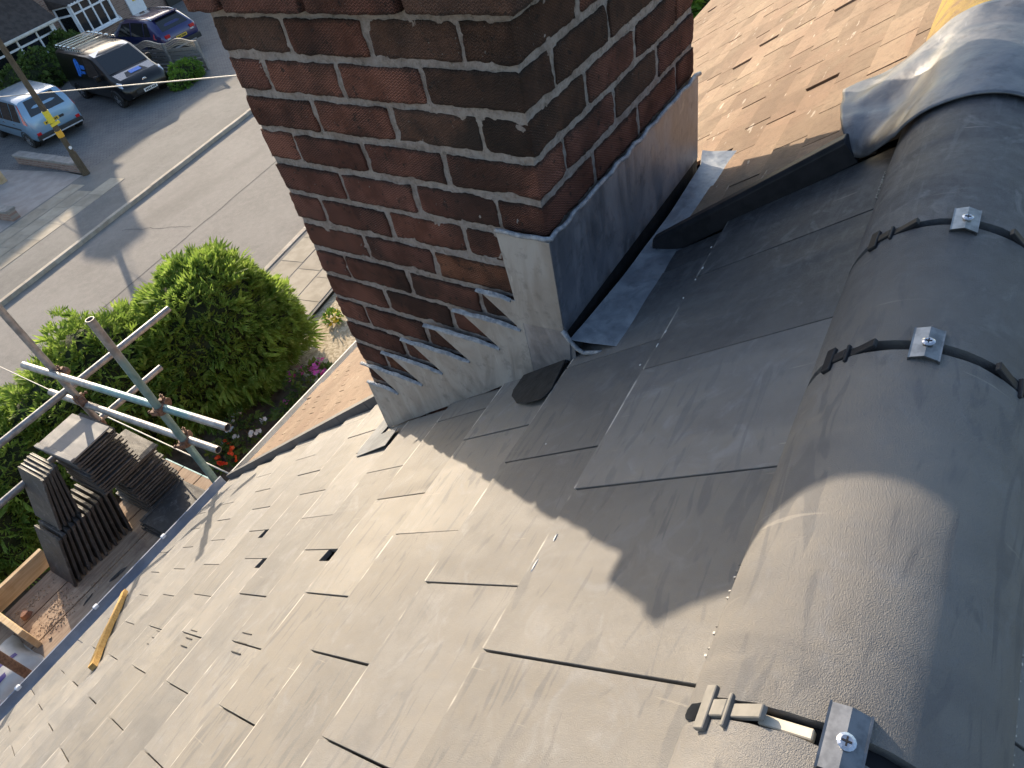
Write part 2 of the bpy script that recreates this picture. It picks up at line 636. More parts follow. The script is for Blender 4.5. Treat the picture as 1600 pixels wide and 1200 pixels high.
def paint(name, a, rough=.25, metal=0., coat=1.):
    t = NT(name)
    col = t.mix(t.ramp(t.noise(1.4, 4), .3, .7), a, tuple(min(1, x * 1.12) for x in a))
    t.b.inputs['Coat Roughness'].default_value = .06
    return t.done(col, rough, None, metal, .5, coat)


M['car_blue'] = paint('pale metallic blue paint', (.20, .33, .47), .35, .3)
M['car_black'] = paint('black paint', (.003, .003, .0035), .3, 0., .25)
M['car_navy'] = paint('dark blue paint', (.018, .02, .10), .28, .3)
M['bonnet_sheen'] = paint('silvery bonnet sheen', (.16, .17, .19), .22, .5)
M['trim'] = simple('black trim', (.02, .02, .022), (.03, .03, .03), 20, .6)
M['tyre'] = simple('tyre rubber', (.012, .012, .012), (.02, .02, .02), 20, .8)
M['rim'] = simple('alloy rim', (.32, .33, .35), (.42, .43, .45), 20, .3, .8)
M['red'] = NT('red lamp').done((.5, .012, .016), .15, None, 0, .6, .6)
M['lamp'] = NT('clear lamp').done((.6, .63, .68), .12, None, .3, .6, .6)
M['plate_y'] = simple('yellow number plate', (.72, .48, .03), (.78, .54, .05), 30, .4)
M['plate_w'] = simple('white number plate', (.74, .74, .72), (.8, .8, .78), 30, .4)
M['chrome'] = NT('chrome').done((.75, .76, .78), .15, None, 1., .5)
M['decal'] = simple('blue decal', (.02, .16, .62), (.05, .24, .75), 20, .4)
M['plate_ink'] = NT('plate lettering').done((.02, .02, .02), .5)


def leaf_mat(name, a, b, c, trans=.25, scale=2.5):
    t = NT(name)
    col = t.mix(t.ramp(t.noise(scale, 4, .6), .36, .64), a, b)
    col = t.mix(t.ramp(t.noise(scale * 9, 3, .6), .5, .7, 0, .8), col, c)
    t.done(col, .65, None, 0, .3)
    tr = t.n('ShaderNodeBsdfTranslucent')
    t.l(col, tr.inputs[0])
    mx = t.n('ShaderNodeMixShader')
    mx.inputs[0].default_value = trans
    t.l(t.b.outputs[0], mx.inputs[1])
    t.l(tr.outputs[0], mx.inputs[2])
    t.l(mx.outputs[0], t.t.nodes['Material Output'].inputs[0])
    return t.mat


M['conifer'] = leaf_mat('conifer foliage', (.13, .22, .035), (.25, .36, .06), (.45, .52, .17), .5)
M['shrub'] = leaf_mat('garden shrub foliage', (.05, .095, .02), (.10, .15, .03), (.17, .2, .06))
M['bright_leaf'] = leaf_mat('bright shrub foliage', (.07, .16, .02), (.14, .26, .03), (.24, .33, .06))
M['bark'] = simple('bark', (.07, .05, .035), (.12, .09, .06), 30, .9, bump=.01, bscale=40)
M['pink'] = leaf_mat('pink petals', (.55, .07, .32), (.70, .14, .45), (.78, .3, .55))
M['redpetal'] = leaf_mat('red petals', (.62, .035, .015), (.75, .09, .02), (.8, .2, .05))
M['whitepetal'] = leaf_mat('white petals', (.6, .58, .56), (.75, .74, .72), (.7, .66, .6))
M['bag'] = simple('white printed bag', (.5, .48, .45), (.58, .56, .53), 12, .5)
M['purple'] = simple('purple print', (.07, .05, .2), (.10, .07, .26), 12, .5)
M['debris'] = simple('mortar crumbs', (.33, .23, .15), (.48, .36, .25), 30, .95, bump=.01, bscale=90)
M['redbit'] = simple('broken red brick', (.26, .14, .10), (.34, .19, .14), 20, .95, bump=.01, bscale=90)

# ================================================================== SETTING
def sheet(name, pts, z, m, frame=True):
    mb = MB()
    mb.quad([SPT(u, v, z) for u, v in pts] if frame else pts)
    return struct(name, mb.mesh(fix=False), m)


sheet('ground', [(-400, -400), (500, -400), (500, 600), (-400, 600)], 0., M['ground'])
sheet('road', [(-200, 10.7), (300, 10.7), (300, 17.0), (-200, 17.0)], .006, M['road'])
# longitudinal tar seam and cracks on the carriageway
mb = MB()
p0 = None
for i in range(61):
    uu = 0 + i * .35
    vv_ = 14.05 - .028 * (uu - 6) + .05 * noise.noise(Vector((uu * 1.3, 2, 0)))
    if p0:
        mb.quad([SPT(p0[0], p0[1] - .011, .0105), SPT(uu, vv_ - .011, .0105), SPT(uu, vv_ + .011, .0105), SPT(p0[0], p0[1] + .011, .0105)])
    p0 = (uu, vv_)
p0 = None
for i in range(14):
    uu = 9.6 - i * .03 + .12 * noise.noise(Vector((i * .7, 9, 0)))
    vv_ = 14.2 + i * .16
    if p0:
        mb.quad([SPT(p0[0] - .008, p0[1], .0105), SPT(p0[0] + .008, p0[1], .0105), SPT(uu + .008, vv_, .0105), SPT(uu - .008, vv_, .0105)])
    p0 = (uu, vv_)
M['seam'] = simple('tar seam', (.06, .058, .055), (.09, .085, .08), 20, .9)
struct('road_seam', mb.mesh(fix=False), M['seam'])
fp = sheet('far_pavement', [(-200, 17.12), (300, 17.12), (300, 20.35), (-200, 20.35)], .10, M['path'])
npv = sheet('near_pavement', [(-200, 8.55), (300, 8.55), (300, 10.58), (-200, 10.58)], .10, M['path'])
drive = sheet('driveway', [(11.75, 20.35), (60, 20.35), (60, 32), (11.75, 32)], .085, M['paver'])
pad = sheet('concrete_drive', [(-60, 20.35), (11.6, 20.35), (12.2, 24.1), (12.2, 32), (-60, 32)], .08, M['concrete'])
sheet('gravel_bed', [(3.2, 3), (60, 3), (60, 8.55), (3.2, 8.55)], .03, M['gravel'])
sheet('planting_bed', [(-20, 6.2), (4.9, 6.2), (5.6, 8.6), (6.1, 9.9), (5.0, 10.4), (-20, 10.5)], .13, M['earth'])

kerb = struct('kerb', MB().box(-200, 4, 17.0, 17.12, 0, .105).box(17.5, 300, 17.0, 17.12, 0, .105)
              .box(-200, 5.8, 10.58, 10.7, 0, .105).box(12.4, 300, 10.58, 10.7, 0, .105).mesh(), M['kerb'], SM(0, 0))
ks = MB().box(0, .894, 0, .125, 0, .125).mesh(bevel=.012, seg=2)
for i in range(15):
    obj('kerb_stone', ks, M['kerb'], kerb, SM(4 + i * .9, 17.0 + random.uniform(-.006, .006), -.005 + random.uniform(-.004, .004)))
for i in range(7):
    obj('kerb_stone', ks, M['kerb'], kerb, SM(5.8 + i * .9 + .3, 10.575, -.005))
# paving slabs, laid only over part of the far footway and along the near one
slabs = [MB().box(0, w, 0, d, 0, .03).mesh(bevel=.006) for w, d in ((.895, .595), (.595, .595), (.745, .595))]
for r in range(3):
    x = 3.4 + r * .31
    while x < 10.9 - r * .2:
        k = random.randrange(3)
        w = (.9, .6, .75)[k]
        obj('paving_slab', slabs[k], M['slab'], fp, SM(x, 18.42 + r * .62, .078 + random.uniform(-.003, .003), random.uniform(-.004, .004)))
        x += w
for r in range(3):
    x = 6.4 + r * .22
    while x < 11.5:
        k = random.randrange(3)
        obj('paving_slab', slabs[k], M['slab'], npv, SM(x, 8.62 + r * .62, .078 + random.uniform(-.003, .003)))
        x += (.9, .6, .75)[k]

# ================================================================== OWN HOUSE
house = thing('house', 'house under the new grey tiled roof with half round ridge in the foreground', 'house', (-1.4, -.689, GZ))
RY, RZ, RR = -.689, -.352, .126                         # ridge axis and radius
obj('wall', MB().box(-3.4, .30, -3.75, 2.45, GZ, -2.75).mesh(), M['wallbrick'], house)
mb = MB()
mb.hexa([RP(-3.3, 3.86, -.05), RP(.3, 3.86, -.05), RP(.3, -.40, -.05), RP(-3.3, -.40, -.05)],
        [RP(-3.3, 3.86, -.022), RP(.3, 3.86, -.022), RP(.3, -.40, -.022), RP(-3.3, -.40, -.022)])
B180 = Matrix.Translation((0, 2 * RY, 0)) @ Matrix.Rotation(math.pi, 4, 'Z')
mb.hexa([B180 @ RP(-.3, 3.86, -.05), B180 @ RP(3.3, 3.86, -.05), B180 @ RP(3.3, -.40, -.05), B180 @ RP(-.3, -.40, -.05)],
        [B180 @ RP(-.3, 3.86, -.022), B180 @ RP(3.3, 3.86, -.022), B180 @ RP(3.3, -.40, -.022), B180 @ RP(-.3, -.40, -.022)])
roof = obj('roof', mb.mesh(), M['underlay'], house)

EDG = [.125, .42, .706, .985, 1.255] + [1.255 + .294 * k for k in range(1, 10)]
TW, GAP, TT = .2914, .0032, .0135
SLOPE = .0475


def tile_mesh(poly, bev=.0006):
    """poly: local (x, y) outline, y = 0 at the lower edge, counter-clockwise"""
    b = [(x, y, .008 + SLOPE * y - TT) for x, y in poly]
    t = [(x, y, .008 + SLOPE * y) for x, y in poly]
    return MB().hexa(b, t).mesh(bevel=bev, fix=True)


def xparty(s):
    return .352 - .044 * s


FULL = []
for k in range(4):
    w = TW - GAP
    L = .375
    c = [(0, -L), (w, -L), (w, -.03 * random.random()), (w - .003, 0)]
    n = 5
    for i in range(1, n):
        c.append((w * (1 - i / n), random.uniform(-.0012, .0006)))
    c.append((.002, 0))
    c.append((0, -.004))
    FULL.append(tile_mesh(c))
OFFS = {1: .0395, 2: .008, 3: -.0075, 4: -.018, 5: -.022}
NOTCH = {(5, -2), (7, -2), (8, -2)}
n_tiles = 0
for i, e in enumerate(EDG, 1):
    g = e - (EDG[i - 2] if i > 1 else e - .295)
    off = OFFS.get(i, -.022 - .003 * (i - 5))
    half = 0 if i % 2 else .5
    xr = xparty(e - .15) - .004
    if 3 <= i <= 5:
        xr = -.003 + .002 * i
    for j in range(-11, 4):
        x0 = -.1995 + TW * (j + half) + off + GAP / 2
        x1 = x0 + TW - GAP
        if x0 > xr - .02 or x0 < -3.2:
            continue
        Mx = RM(x0, e, random.uniform(-.0008, .0012)) @ Matrix.Rotation(random.uniform(-.0035, .0035), 4, 'Z') @ Matrix.Rotation(random.uniform(-.0015, .0015), 4, 'Y')
        key = (i, j)
        if i == 2 and x1 > -.02:                        # cut along the back gutter
            xe = min(x1, xr)
            cut = lambda q: min(e, max(.305, .445 - .5 * (q - .02))) - e
            xs = arc(x0, xe, 5)
            poly = [(0, -.37), (xe - x0, -.37)] + [(q - x0, cut(q)) for q in reversed(xs)]
            me = tile_mesh(poly)
        elif x1 > xr:
            me = tile_mesh([(0, -.375), (xr - x0, -.375), (xr - x0, 0), (0, 0)])
        elif key in NOTCH:
            w = TW - GAP
            ya = -g + .02
            me = tile_mesh([(0, -.375), (w, -.375), (w, ya), (w - .036, ya + .012), (w - .036, ya + .085), (w, ya + .075), (w, 0), (0, 0)])
        else:
            me = random.choice(FULL)
        obj('roof_tile', me, M['tile'], roof, Mx)
        n_tiles += 1
for i in range(1, 5):                                   # a few courses of the back slope
    e = EDG[i - 1]
    for j in range(-1, 10):
        x0 = -.2 + TW * (j + (0 if i % 2 else .5))
        if x0 > 3.1 or x0 < -.3:
            continue
        obj('roof_tile', random.choice(FULL), M['tile'], roof, B180 @ RM(x0, e, 0))
obj('back_slope_tiles', MB().hexa([B180 @ RP(-.3, 3.9, -.02), B180 @ RP(3.3, 3.9, -.02), B180 @ RP(3.3, .98, -.02), B180 @ RP(-.3, .98, -.02)],
    [B180 @ RP(-.3, 3.9, .005), B180 @ RP(3.3, 3.9, .005), B180 @ RP(3.3, .98, .005), B180 @ RP(-.3, .98, .005)]).mesh(), M['tile'], house)

# groups of short dark lines on the tiles
for xx, ss in ((-.846, 2.18), (-.819, 1.684), (-.799, 1.146)):
    e = min(q for q in EDG if q > ss + .05)
    for k in range(3):
        obj('dark_line', MB().hexa([(-.0012, y, SLOPE * (y + ss - e) + .0075) for y in (0,)] + [(.0012, 0, SLOPE * (ss - e) + .0075), (.0012, .07, SLOPE * (.07 + ss - e) + .0075), (-.0012, .07, SLOPE * (.07 + ss - e) + .0075)],
            [(-.0012, 0, SLOPE * (ss - e) + .0096), (.0012, 0, SLOPE * (ss - e) + .0096), (.0012, .07, SLOPE * (.07 + ss - e) + .0096), (-.0012, .07, SLOPE * (.07 + ss - e) + .0096)]).mesh(),
            M['black_plastic'], house, RM(xx - .03 + k * .026, ss - .03 + .015 * k, 0))


def cyl(x, th, r=RR):
    return Vector((x, RY + r * math.cos(th), RZ + r * math.sin(th)))


def half_pipe(x0, x1, r, th0, th1, t=.012, n=28, nx=6, amp=.0009, seed=0):
    """curved tile shell with thickness"""
    mb = MB()

    def f(rr):
        def q(a, b):
            th = th0 + (th1 - th0) * a
            x = x0 + (x1 - x0) * b
            d = amp * noise.noise(Vector((x * 14 + seed, th * 3, rr * 3)))
            e = .003 * noise.noise(Vector((seed * 3.1, th * 5, b * 7))) if b in (0., 1.) else 0
            return cyl(x + e, th, rr + d)
        return q
    mb.grid(f(r), n, nx)
    k = len(mb.v)
    mb.grid(f(r - t), n, nx)
    w = nx + 1
    for i in range(n):
        for jj in (0, nx):
            mb.f.append((i * w + jj, (i + 1) * w + jj, k + (i + 1) * w + jj, k + i * w + jj))
            mb.mi.append(0)
    for j in range(nx):
        for ii in (0, n):
            mb.f.append((ii * w + j, ii * w + j + 1, k + ii * w + j + 1, k + ii * w + j))
            mb.mi.append(0)
    return mb.mesh(smooth=R_(40))


RJ = [-3.02, -2.57, -2.12, -1.67, -1.225, -.785, -.333, -.080, .52]
ridge_tiles = []
for a, b in zip(RJ, RJ[1:]):
    rt_ = obj('ridge_tile', half_pipe(a + .0085, b - .0085, RR + random.uniform(-.0008, .0008), R_(-1), R_(181), .014, seed=a * 9), M['ridge'], house)
    ridge_tiles.append(rt_)
    if b > .3:
        continue
    # union strip, clamp with screw and side clips over each joint
    obj('joint_union', half_pipe(b - .035, b + .035, RR - .0145, R_(2), R_(178), .004, n=20, nx=1, amp=0), M['black_plastic'], rt_)
    thc = {-.785: 89, -.333: 85.5, -.080: 90}.get(b, 88)
    c = cyl(b, R_(thc), RR)
    nx_ = (c - Vector((b, RY, RZ))).normalized()
    ty = Vector((1, 0, 0)).cross(nx_)
    F = Matrix((( 1, ty.x, nx_.x, c.x), (0, ty.y, nx_.y, c.y), (0, ty.z, nx_.z, c.z), (0, 0, 0, 1)))
    mb = MB()
    L, wd = .025, .0145
    for sgn in (-1, 1):                                 # folded plate: two wings and a crest
        mb.hexa([(-L, 0, .0065), (L, 0, .0065), (L, sgn * wd, .002), (-L, sgn * wd, .002)],
                [(-L, 0, .0085), (L, 0, .0085), (L, sgn * wd, .0038), (-L, sgn * wd, .0038)])
    mb.box(-L - .001, L + .001, -wd - .001, -wd + .0008, -.003, .0042)
    mb.box(-L - .001, L + .001, wd - .0008, wd + .001, -.003, .0042)
    mb.m = 1
    mb.lathe([(.0, .0085), (.0066, .0088), (.0068, .0102), (.0045, .0114), (.001, .0112)], 14, Matrix.Translation((-.002, .001, 0)))
    mb.m = 2
    mb.box(-.0055, .0015, .0003, .0017, .011, .0118).box(-.0027, -.0013, -.0025, .0045, .011, .0119)
    obj('ridge_clamp', mb.mesh(mats=[M['steel'], M['screw'], M['black_plastic']]), None, rt_, F)
    for th in ((41, 139) if b != -.080 else (44, 136)):
        mb = MB()
        c = cyl(b, R_(th), RR)
        nx_ = (c - Vector((b, RY, RZ))).normalized()
        ty = Vector((1, 0, 0)).cross(nx_) * (1 if th < 90 else -1)
        F = Matrix(((1, ty.x, nx_.x, c.x), (0, ty.y, nx_.y, c.y), (0, ty.z, nx_.z, c.z), (0, 0, 0, 1)))
        mb.box(-.020, .020, -.018, -.0055, -.001, .0045)    # far pad of the H shaped clip
        mb.box(-.0075, .0075, -.0055, .012, -.004, .003)
        mb.box(-.016, .013, .012, .016, -.006, .003)
        mb.box(-.006, .006, .016, .05, -.007, -.001)
        obj('ridge_clip', mb.mesh(bevel=.0008), M['grey_plastic'] if b == -.785 else M['black_plastic'], rt_, F)
# pale packer showing in the nearest open joint
c = cyl(-.7865, R_(69.5), RR)
nx_ = (c - Vector((-.7865, RY, RZ))).normalized()
ty = Vector((1, 0, 0)).cross(nx_)
obj('joint_packer', MB().box(-.0045, .0045, -.021, .021, -.012, -.0045).mesh(bevel=.001), simple('pale packer', (.5, .46, .38), (.6, .55, .46), 30, .7),
    ridge_tiles[5], Matrix(((1, ty.x, nx_.x, c.x), (0, ty.y, nx_.y, c.y), (0, ty.z, nx_.z, c.z), (0, 0, 0, 1))))
# beaded edge of the ventilating ridge roll
mb = MB()
for sgn in (1, -1):
    x = -1.7
    while x < .3:
        if (-.715 < x < -.595 or .14 < x < .24) and random.random() < .7:
            p = RP(x, -.2455, .001)
            r0 = random.uniform(.0007, .0013)
            mb.box(-r0, r0, -.0015, .0015, -.006, -.003 + r0, Matrix.Translation(p if sgn > 0 else Vector((p.x, 2 * RY - p.y, p.z))) @ Matrix.Rotation(-PIT * sgn, 4, 'X'))
        x += .0085
o = obj('ridge_roll_beads', mb.mesh(), simple('bead white', (.08, .08, .08), (.5, .48, .45), 160, .6), house)
o['kind'] = 'stuff'
obj('ridge_roll', MB().hexa([RP(-3, -.250, -.022), RP(.3, -.250, -.022), RP(.3, -.30, -.022), RP(-3, -.30, -.022)],
    [RP(-3, -.250, -.0085), RP(.3, -.250, -.0085), RP(.3, -.30, -.004), RP(-3, -.30, -.004)]).mesh(), M['black_plastic'], house)

# stray flecks of white paint and mortar on the tiles
mb = MB()
for xx, ss, L in ((.16, .118, .012), (.12, .12, .008), (.06, .125, .007), (-.05, .12, .014), (-.09, .121, .016), (-.14, .14, .006), (.245, .13, .007), (.19, .34, .009), (-.31, .30, .005), (-.55, .1, .02), (-.60, .112, .03)):
    r = [(L * .5 * math.cos(6.283 * i / 8) * random.uniform(.6, 1), .0022 * math.sin(6.283 * i / 8) * random.uniform(.6, 1.2)) for i in range(8)]
    F = RM(xx, ss, .0075)
    mb.hexa([F @ Vector((x, y, 0)) for x, y in r], [F @ Vector((x * .7, y * .7, .0012)) for x, y in r])
o = obj('paint_flecks', mb.mesh(), simple('white fleck', (.55, .54, .52), (.7, .69, .67), 90, .7), house)
o['kind'] = 'stuff'

# raised black trim along the party line, above and below the chimney
mb = MB()
for s0, s1, hh in ((-.172, .335, .050),):
    x = .345
    ring = []
    for s, k in ((s0, 1), (s1 - .012, 1), (s1, .75)):
        ring.append([RP(x, s, -.004), RP(x + .036, s, -.004), RP(x + .036, s, hh * k - .006), RP(x + .030, s, hh * k), RP(x + .008, s, hh * k), RP(x, s, hh * k - .008)])
    mb.hexa(ring[0], ring[1])
    mb.hexa(ring[1], ring[2])
obj('party_trim', mb.mesh(bevel=.0015), M['black_plastic'], house)
mb = MB()
for k in range(9):
    s0, s1 = 1.38 + k * .28, 1.38 + (k + 1) * .28 - .003
    xa, xb = xparty(s0) + .001, xparty(s1) + .001
    mb.hexa([RP(xa, s0, -.01), RP(xa + .032, s0, -.01), RP(xb + .032, s1, -.01), RP(xb, s1, -.01)],
            [RP(xa, s0, .040), RP(xa + .032, s0, .040), RP(xb + .032, s1, .040), RP(xb, s1, .040)])
obj('party_trim', mb.mesh(), M['trim_grey'], house)

# eaves gutter with brackets
def gutter(x0, x1, y, z, r=.056, n=10):
    mb = MB()
    for rr in (r, r - .004):
        mb.grid(lambda a, b: Vector((x0 + (x1 - x0) * a, y + rr * math.cos(math.pi * (1 + b)), z + rr * math.sin(math.pi * (1 + b)))), 4, n)
    mb.box(x0, x1, y + r - .004, y + r + .004, z - .004, z + .006)
    mb.box(x0, x1, y - r - .004, y - r + .004, z - .004, z + .006)
    return mb.mesh(smooth=R_(35))


eave = RP(0, EDG[-1], 0)
obj('gutter', gutter(-3.3, .185, eave.y + .045, eave.z - .022, .068), M['gutter'], house)
obj('fascia', MB().box(-3.3, .2, eave.y - .06, eave.y - .035, eave.z - .24, eave.z - .03).mesh(), M['gutter'], house)
for x in (-1.30, -.80, -.30):
    obj('gutter_clip', MB().box(x - .014, x + .014, eave.y + .10, eave.y + .123, eave.z - .03, eave.z - .008).mesh(bevel=.004), M['upvc'], house)

# lead saddle over the junction of the two ridges
def saddle(a, b):
    x = .285 + .365 * a
    nz = lambda k, f: k * noise.noise(Vector((x * f, b * f * .9, 3.3)))
    th1 = R_(48 - 26 * max(0, 1 - a * 3.5))

    def skin(th):
        r = RR + .008 + nz(.006, 5) + nz(.001, 16) + .006 * math.sin(a * math.pi) + .012 * max(0, a - .75) / .25
        return cyl(x + nz(.006, 4), th, r)
    if b < .6:
        return skin(R_(190) + (th1 - R_(190)) * (b / .6))
    q = (b - .6) / .4
    A = skin(th1)
    x2 = .350 + .235 * a
    s2 = -.168 + .042 * a
    lift = .012 + .055 * min(1, a * 3.) ** .6
    Bp = RP(x2, s2, lift)
    p = A.lerp(Bp, q)
    fold = .011 * math.sin(a * 8.5 + 2.2 * q + .6) * math.sin(math.pi * min(1, q * 1.15)) + .002 * math.sin(a * 17 + 5 * q) * q
    return p + NV * (-.020 * math.sin(math.pi * q) * (1 - .4 * a) + fold + nz(.0015, 18))


mb = MB()
mb.grid(saddle, 40, 80)
me = mb.mesh(smooth=1)
sad = obj('lead_saddle', me, M['lead_saddle'], house)
md = sad.modifiers.new('solid', 'SOLIDIFY')
md.thickness = .003
md.offset = 1

# ================================================================== NEIGHBOUR HOUSE
neigh = thing('neighbour_house', 'adjoining house under weathered brown plain tiles beyond the black trim', 'house', (4.2, -.689, GZ))
obj('wall', MB().box(.31, 4.3, -3.75, 2.40, GZ, -2.75).box(4.31, 8.1, -2.7, 1.35, GZ, -1.9).mesh(), M['wallbrick'], neigh)
NE = 3.80
mb = MB()
for F in (I4, Matrix.Translation((0, 2 * RY, 0)) @ Matrix.Diagonal((1, -1, 1, 1))):
    for xa, xb, se in ((.36, 4.4, NE - .03), (4.4, 8.2, 2.30)):
        mb.hexa([F @ RP(xa, se, -.06), F @ RP(xb, se, -.06), F @ RP(xb, -.40, -.06), F @ RP(xa, -.40, -.06)],
                [F @ RP(xa, se, -.03), F @ RP(xb, se, -.03), F @ RP(xb, -.40, -.03), F @ RP(xa, -.40, -.03)])
nroof = obj('roof', mb.mesh(), M['underlay'], neigh)
PW, PG = .166, .1


def plain_verts(x0, e, t, w, rz):
    L = .19
    c, s_ = math.cos(rz), math.sin(rz)
    base = [(0, -L), (w, -L), (w, 0), (0, 0)]
    b, tp = [], []
    for x, y in base:
        z = .010 + .1 * y
        xr_, yr = x * c - y * s_, x * s_ + y * c
        b.append((xr_, yr, z - .011))
        tp.append((xr_, yr, z))
    return b, tp


cand = []
i = 0
e = -.20
while e < NE + .01:
    x = (.392 if e < .5 else xparty(e) + .036) - (PW / 2 if i % 2 else 0)
    while x < 8.1:
        xl, xh = x, x + PW
        lim = .392 if e < .55 else xparty(e) + .036
        if xl < lim:
            xl = lim
        skip = (x > 4.25 and e > 2.32) or (.36 < e < 1.5 and xh < .80) or (.36 < e < .62 and xl < .86) or xh - xl < .03
        if not skip:
            cand.append((xl, xh - xl - .003, e))
        x += PW
    i += 1
    e += PG
vis = sorted(cand, key=lambda c: (RP(c[0], c[2]) - CAM).length if c[2] < 1.0 else 90 + c[0] + (c[2] < 1.9) * 50)
# the 300 that show largest are single tiles, the rest is one mass
near, rest = vis[:300], vis[300:]
PM = {}
rb = MB()
for k, (xl, w, e) in enumerate(near + rest):
    t = random.uniform(-.001, .0015) + (.007 if random.random() < .025 else 0)
    rz = random.uniform(-.012, .012)
    if k < 300:
        key = round(w, 3)
        if key not in PM:
            b, tp = plain_verts(0, 0, 0, w, 0)
            PM[key] = MB().hexa(b, tp).mesh()
        obj('plain_tile', PM[key], M['plain'], nroof, RM(xl, e, t) @ Matrix.Rotation(rz, 4, 'Z') @ Matrix.Rotation(random.uniform(-.004, .004), 4, 'Y'))
    else:
        b, tp = plain_verts(0, 0, 0, w, rz)
        F = RM(xl, e, t)
        rb.hexa([F @ Vector(p) for p in b], [F @ Vector(p) for p in tp])
o = obj('plain_tile_field', rb.mesh(), M['plain'], nroof)
o['kind'] = 'stuff'
x = .60
k = 0
while x < 8:
    obj('ridge_tile', half_pipe(x, x + .44, .142, R_(-4), R_(184), .016, n=20, nx=2, amp=.003, seed=k), M['lichen'], neigh)
    x += .452
    k += 1
ne = RP(0, NE, 0)
obj('gutter', gutter(.19, 4.45, ne.y + .035, ne.z - .03, .058), M['white_gutter'], neigh)
obj('fascia', MB().box(.21, 4.4, ne.y - .06, ne.y - .035, ne.z - .24, ne.z - .03).mesh(), M['upvc'], neigh)

# ================================================================== CHIMNEY
YAW = -.0415692
CH = Matrix.Rotation(YAW, 4, 'Z')
W_, H_ = .778, .0853868
m_ = W_ / 7
chim = thing('brick_chimney', 'dark red brick chimney stack with grey lead flashing rising from the tiled roof', 'chimney', M=CH @ Matrix.Translation((W_ / 2, W_ / 2, -1.05)))


def zroof(y):
    return (D0 - SP * y) / CP


def core(a, b, c):                                      # rough mortar body a little behind the brick faces
    mb = MB()
    ins = .0068
    nz_ = 260
    zb, zt = -1.75, .088

    def side(fx):
        def q(u, v):
            p = Vector(fx(u)) + Vector((0, 0, zb + (zt - zb) * v))
            d = .0026 * noise.noise(p * 24) + .0021 * noise.noise(p * 75) + .0012 * noise.noise(p * 190)
            ctr = Vector((W_ / 2, W_ / 2, p.z))
            return p + (p - ctr).normalized() * d
        return q
    lo, hi = ins, W_ - ins
    mb.grid(side(lambda u: (lo, hi + (lo - hi) * u, 0)), 130, nz_)
    mb.grid(side(lambda u: (lo + (hi - lo) * u, lo, 0)), 130, nz_)
    mb.grid(side(lambda u: (hi, lo + (hi - lo) * u, 0)), 10, nz_)
    mb.grid(side(lambda u: (hi + (lo - hi) * u, hi, 0)), 10, nz_)
    mb.quad([(lo, lo, zt), (hi, lo, zt), (hi, hi, zt), (lo, hi, zt)])
    return mb.mesh(smooth=1)


obj('mortar_core', core(0, 0, 0), M['mortar'], chim, CH)


def brick_mesh(L, Dp, Hh, seed):
    """brick lying along x, origin at its centre"""
    nx, ny, nz = 30, 6, 11
    mb = MB()
    r = .0028

    def wrap(p):
        p = Vector(p)
        hx, hy, hz = L / 2, Dp / 2, Hh / 2
        q = Vector((max(-hx + r, min(hx - r, p.x)), max(-hy + r, min(hy - r, p.y)), max(-hz + r, min(hz - r, p.z))))
        d = p - q
        if d.length > 1e-6:
            d = d.normalized() * r
        p = q + d
        k = p * 26 + Vector((seed * 7.7, seed * 3.1, 0))
        o = Vector((noise.noise(k), noise.noise(k + Vector((9, 0, 0))), noise.noise(k + Vector((0, 9, 0)))))
        k2 = p * 95 + Vector((seed * 3.3, seed * 9.1, 0))
        o = o + .8 * Vector((noise.noise(k2), noise.noise(k2 + Vector((9, 0, 0))), noise.noise(k2 + Vector((0, 9, 0)))))
        edge = .7 + 1.5 * (abs(p.z) > hz * .86) + 1.3 * (abs(p.x) > hx * .95)
        # knocked arrises
        ch = max(0, noise.noise(p * 30 + Vector((seed * 5., 1, 2))) - .30) * .009 * (abs(p.z) > hz * .8 or abs(p.x) > hx * .9)
        return p + o * .0013 * edge - Vector((p.x * .3, p.y * .35, p.z)).normalized() * ch
    for ax, sg in ((1, -1), (1, 1), (2, -1), (2, 1), (0, -1), (0, 1)):
        def f(a, b, ax=ax, sg=sg):
            if ax == 1:
                p = (L * (a - .5), sg * Dp / 2, Hh * (b - .5))
            elif ax == 2:
                p = (L * (a - .5), Dp * (b - .5), sg * Hh / 2)
            else:
                p = (sg * L / 2, Dp * (a - .5), Hh * (b - .5))
            return wrap(p)
        mb.grid(f, *((nx, nz) if ax == 1 else (nx, ny) if ax == 2 else (ny, nz)))
    me = bpy.data.meshes.new('brick')
    me.from_pydata(mb.v, [], mb.f)
    bm = bmesh.new()
    bm.from_mesh(me)
    bmesh.ops.remove_doubles(bm, verts=bm.verts, dist=.0002)
    bmesh.ops.recalc_face_normals(bm, faces=bm.faces)
    bm.to_mesh(me)
    bm.free()
    me.polygons.foreach_set('use_smooth', [True] * len(me.polygons))
    return me


JT = .0145
MIX = ['brickA'] * 7 + ['brickB'] * 6 + ['brickD']
POOL = {}
for m in ('brickA', 'brickB', 'brickC', 'brickD'):
    POOL[m] = []
    for q in range(5):
        me = brick_mesh(2 * m_ - JT, m_ - .006, H_ - .0160, len(POOL) * 10 + q)
        me.materials.append(M[m])
        POOL[m].append(me)


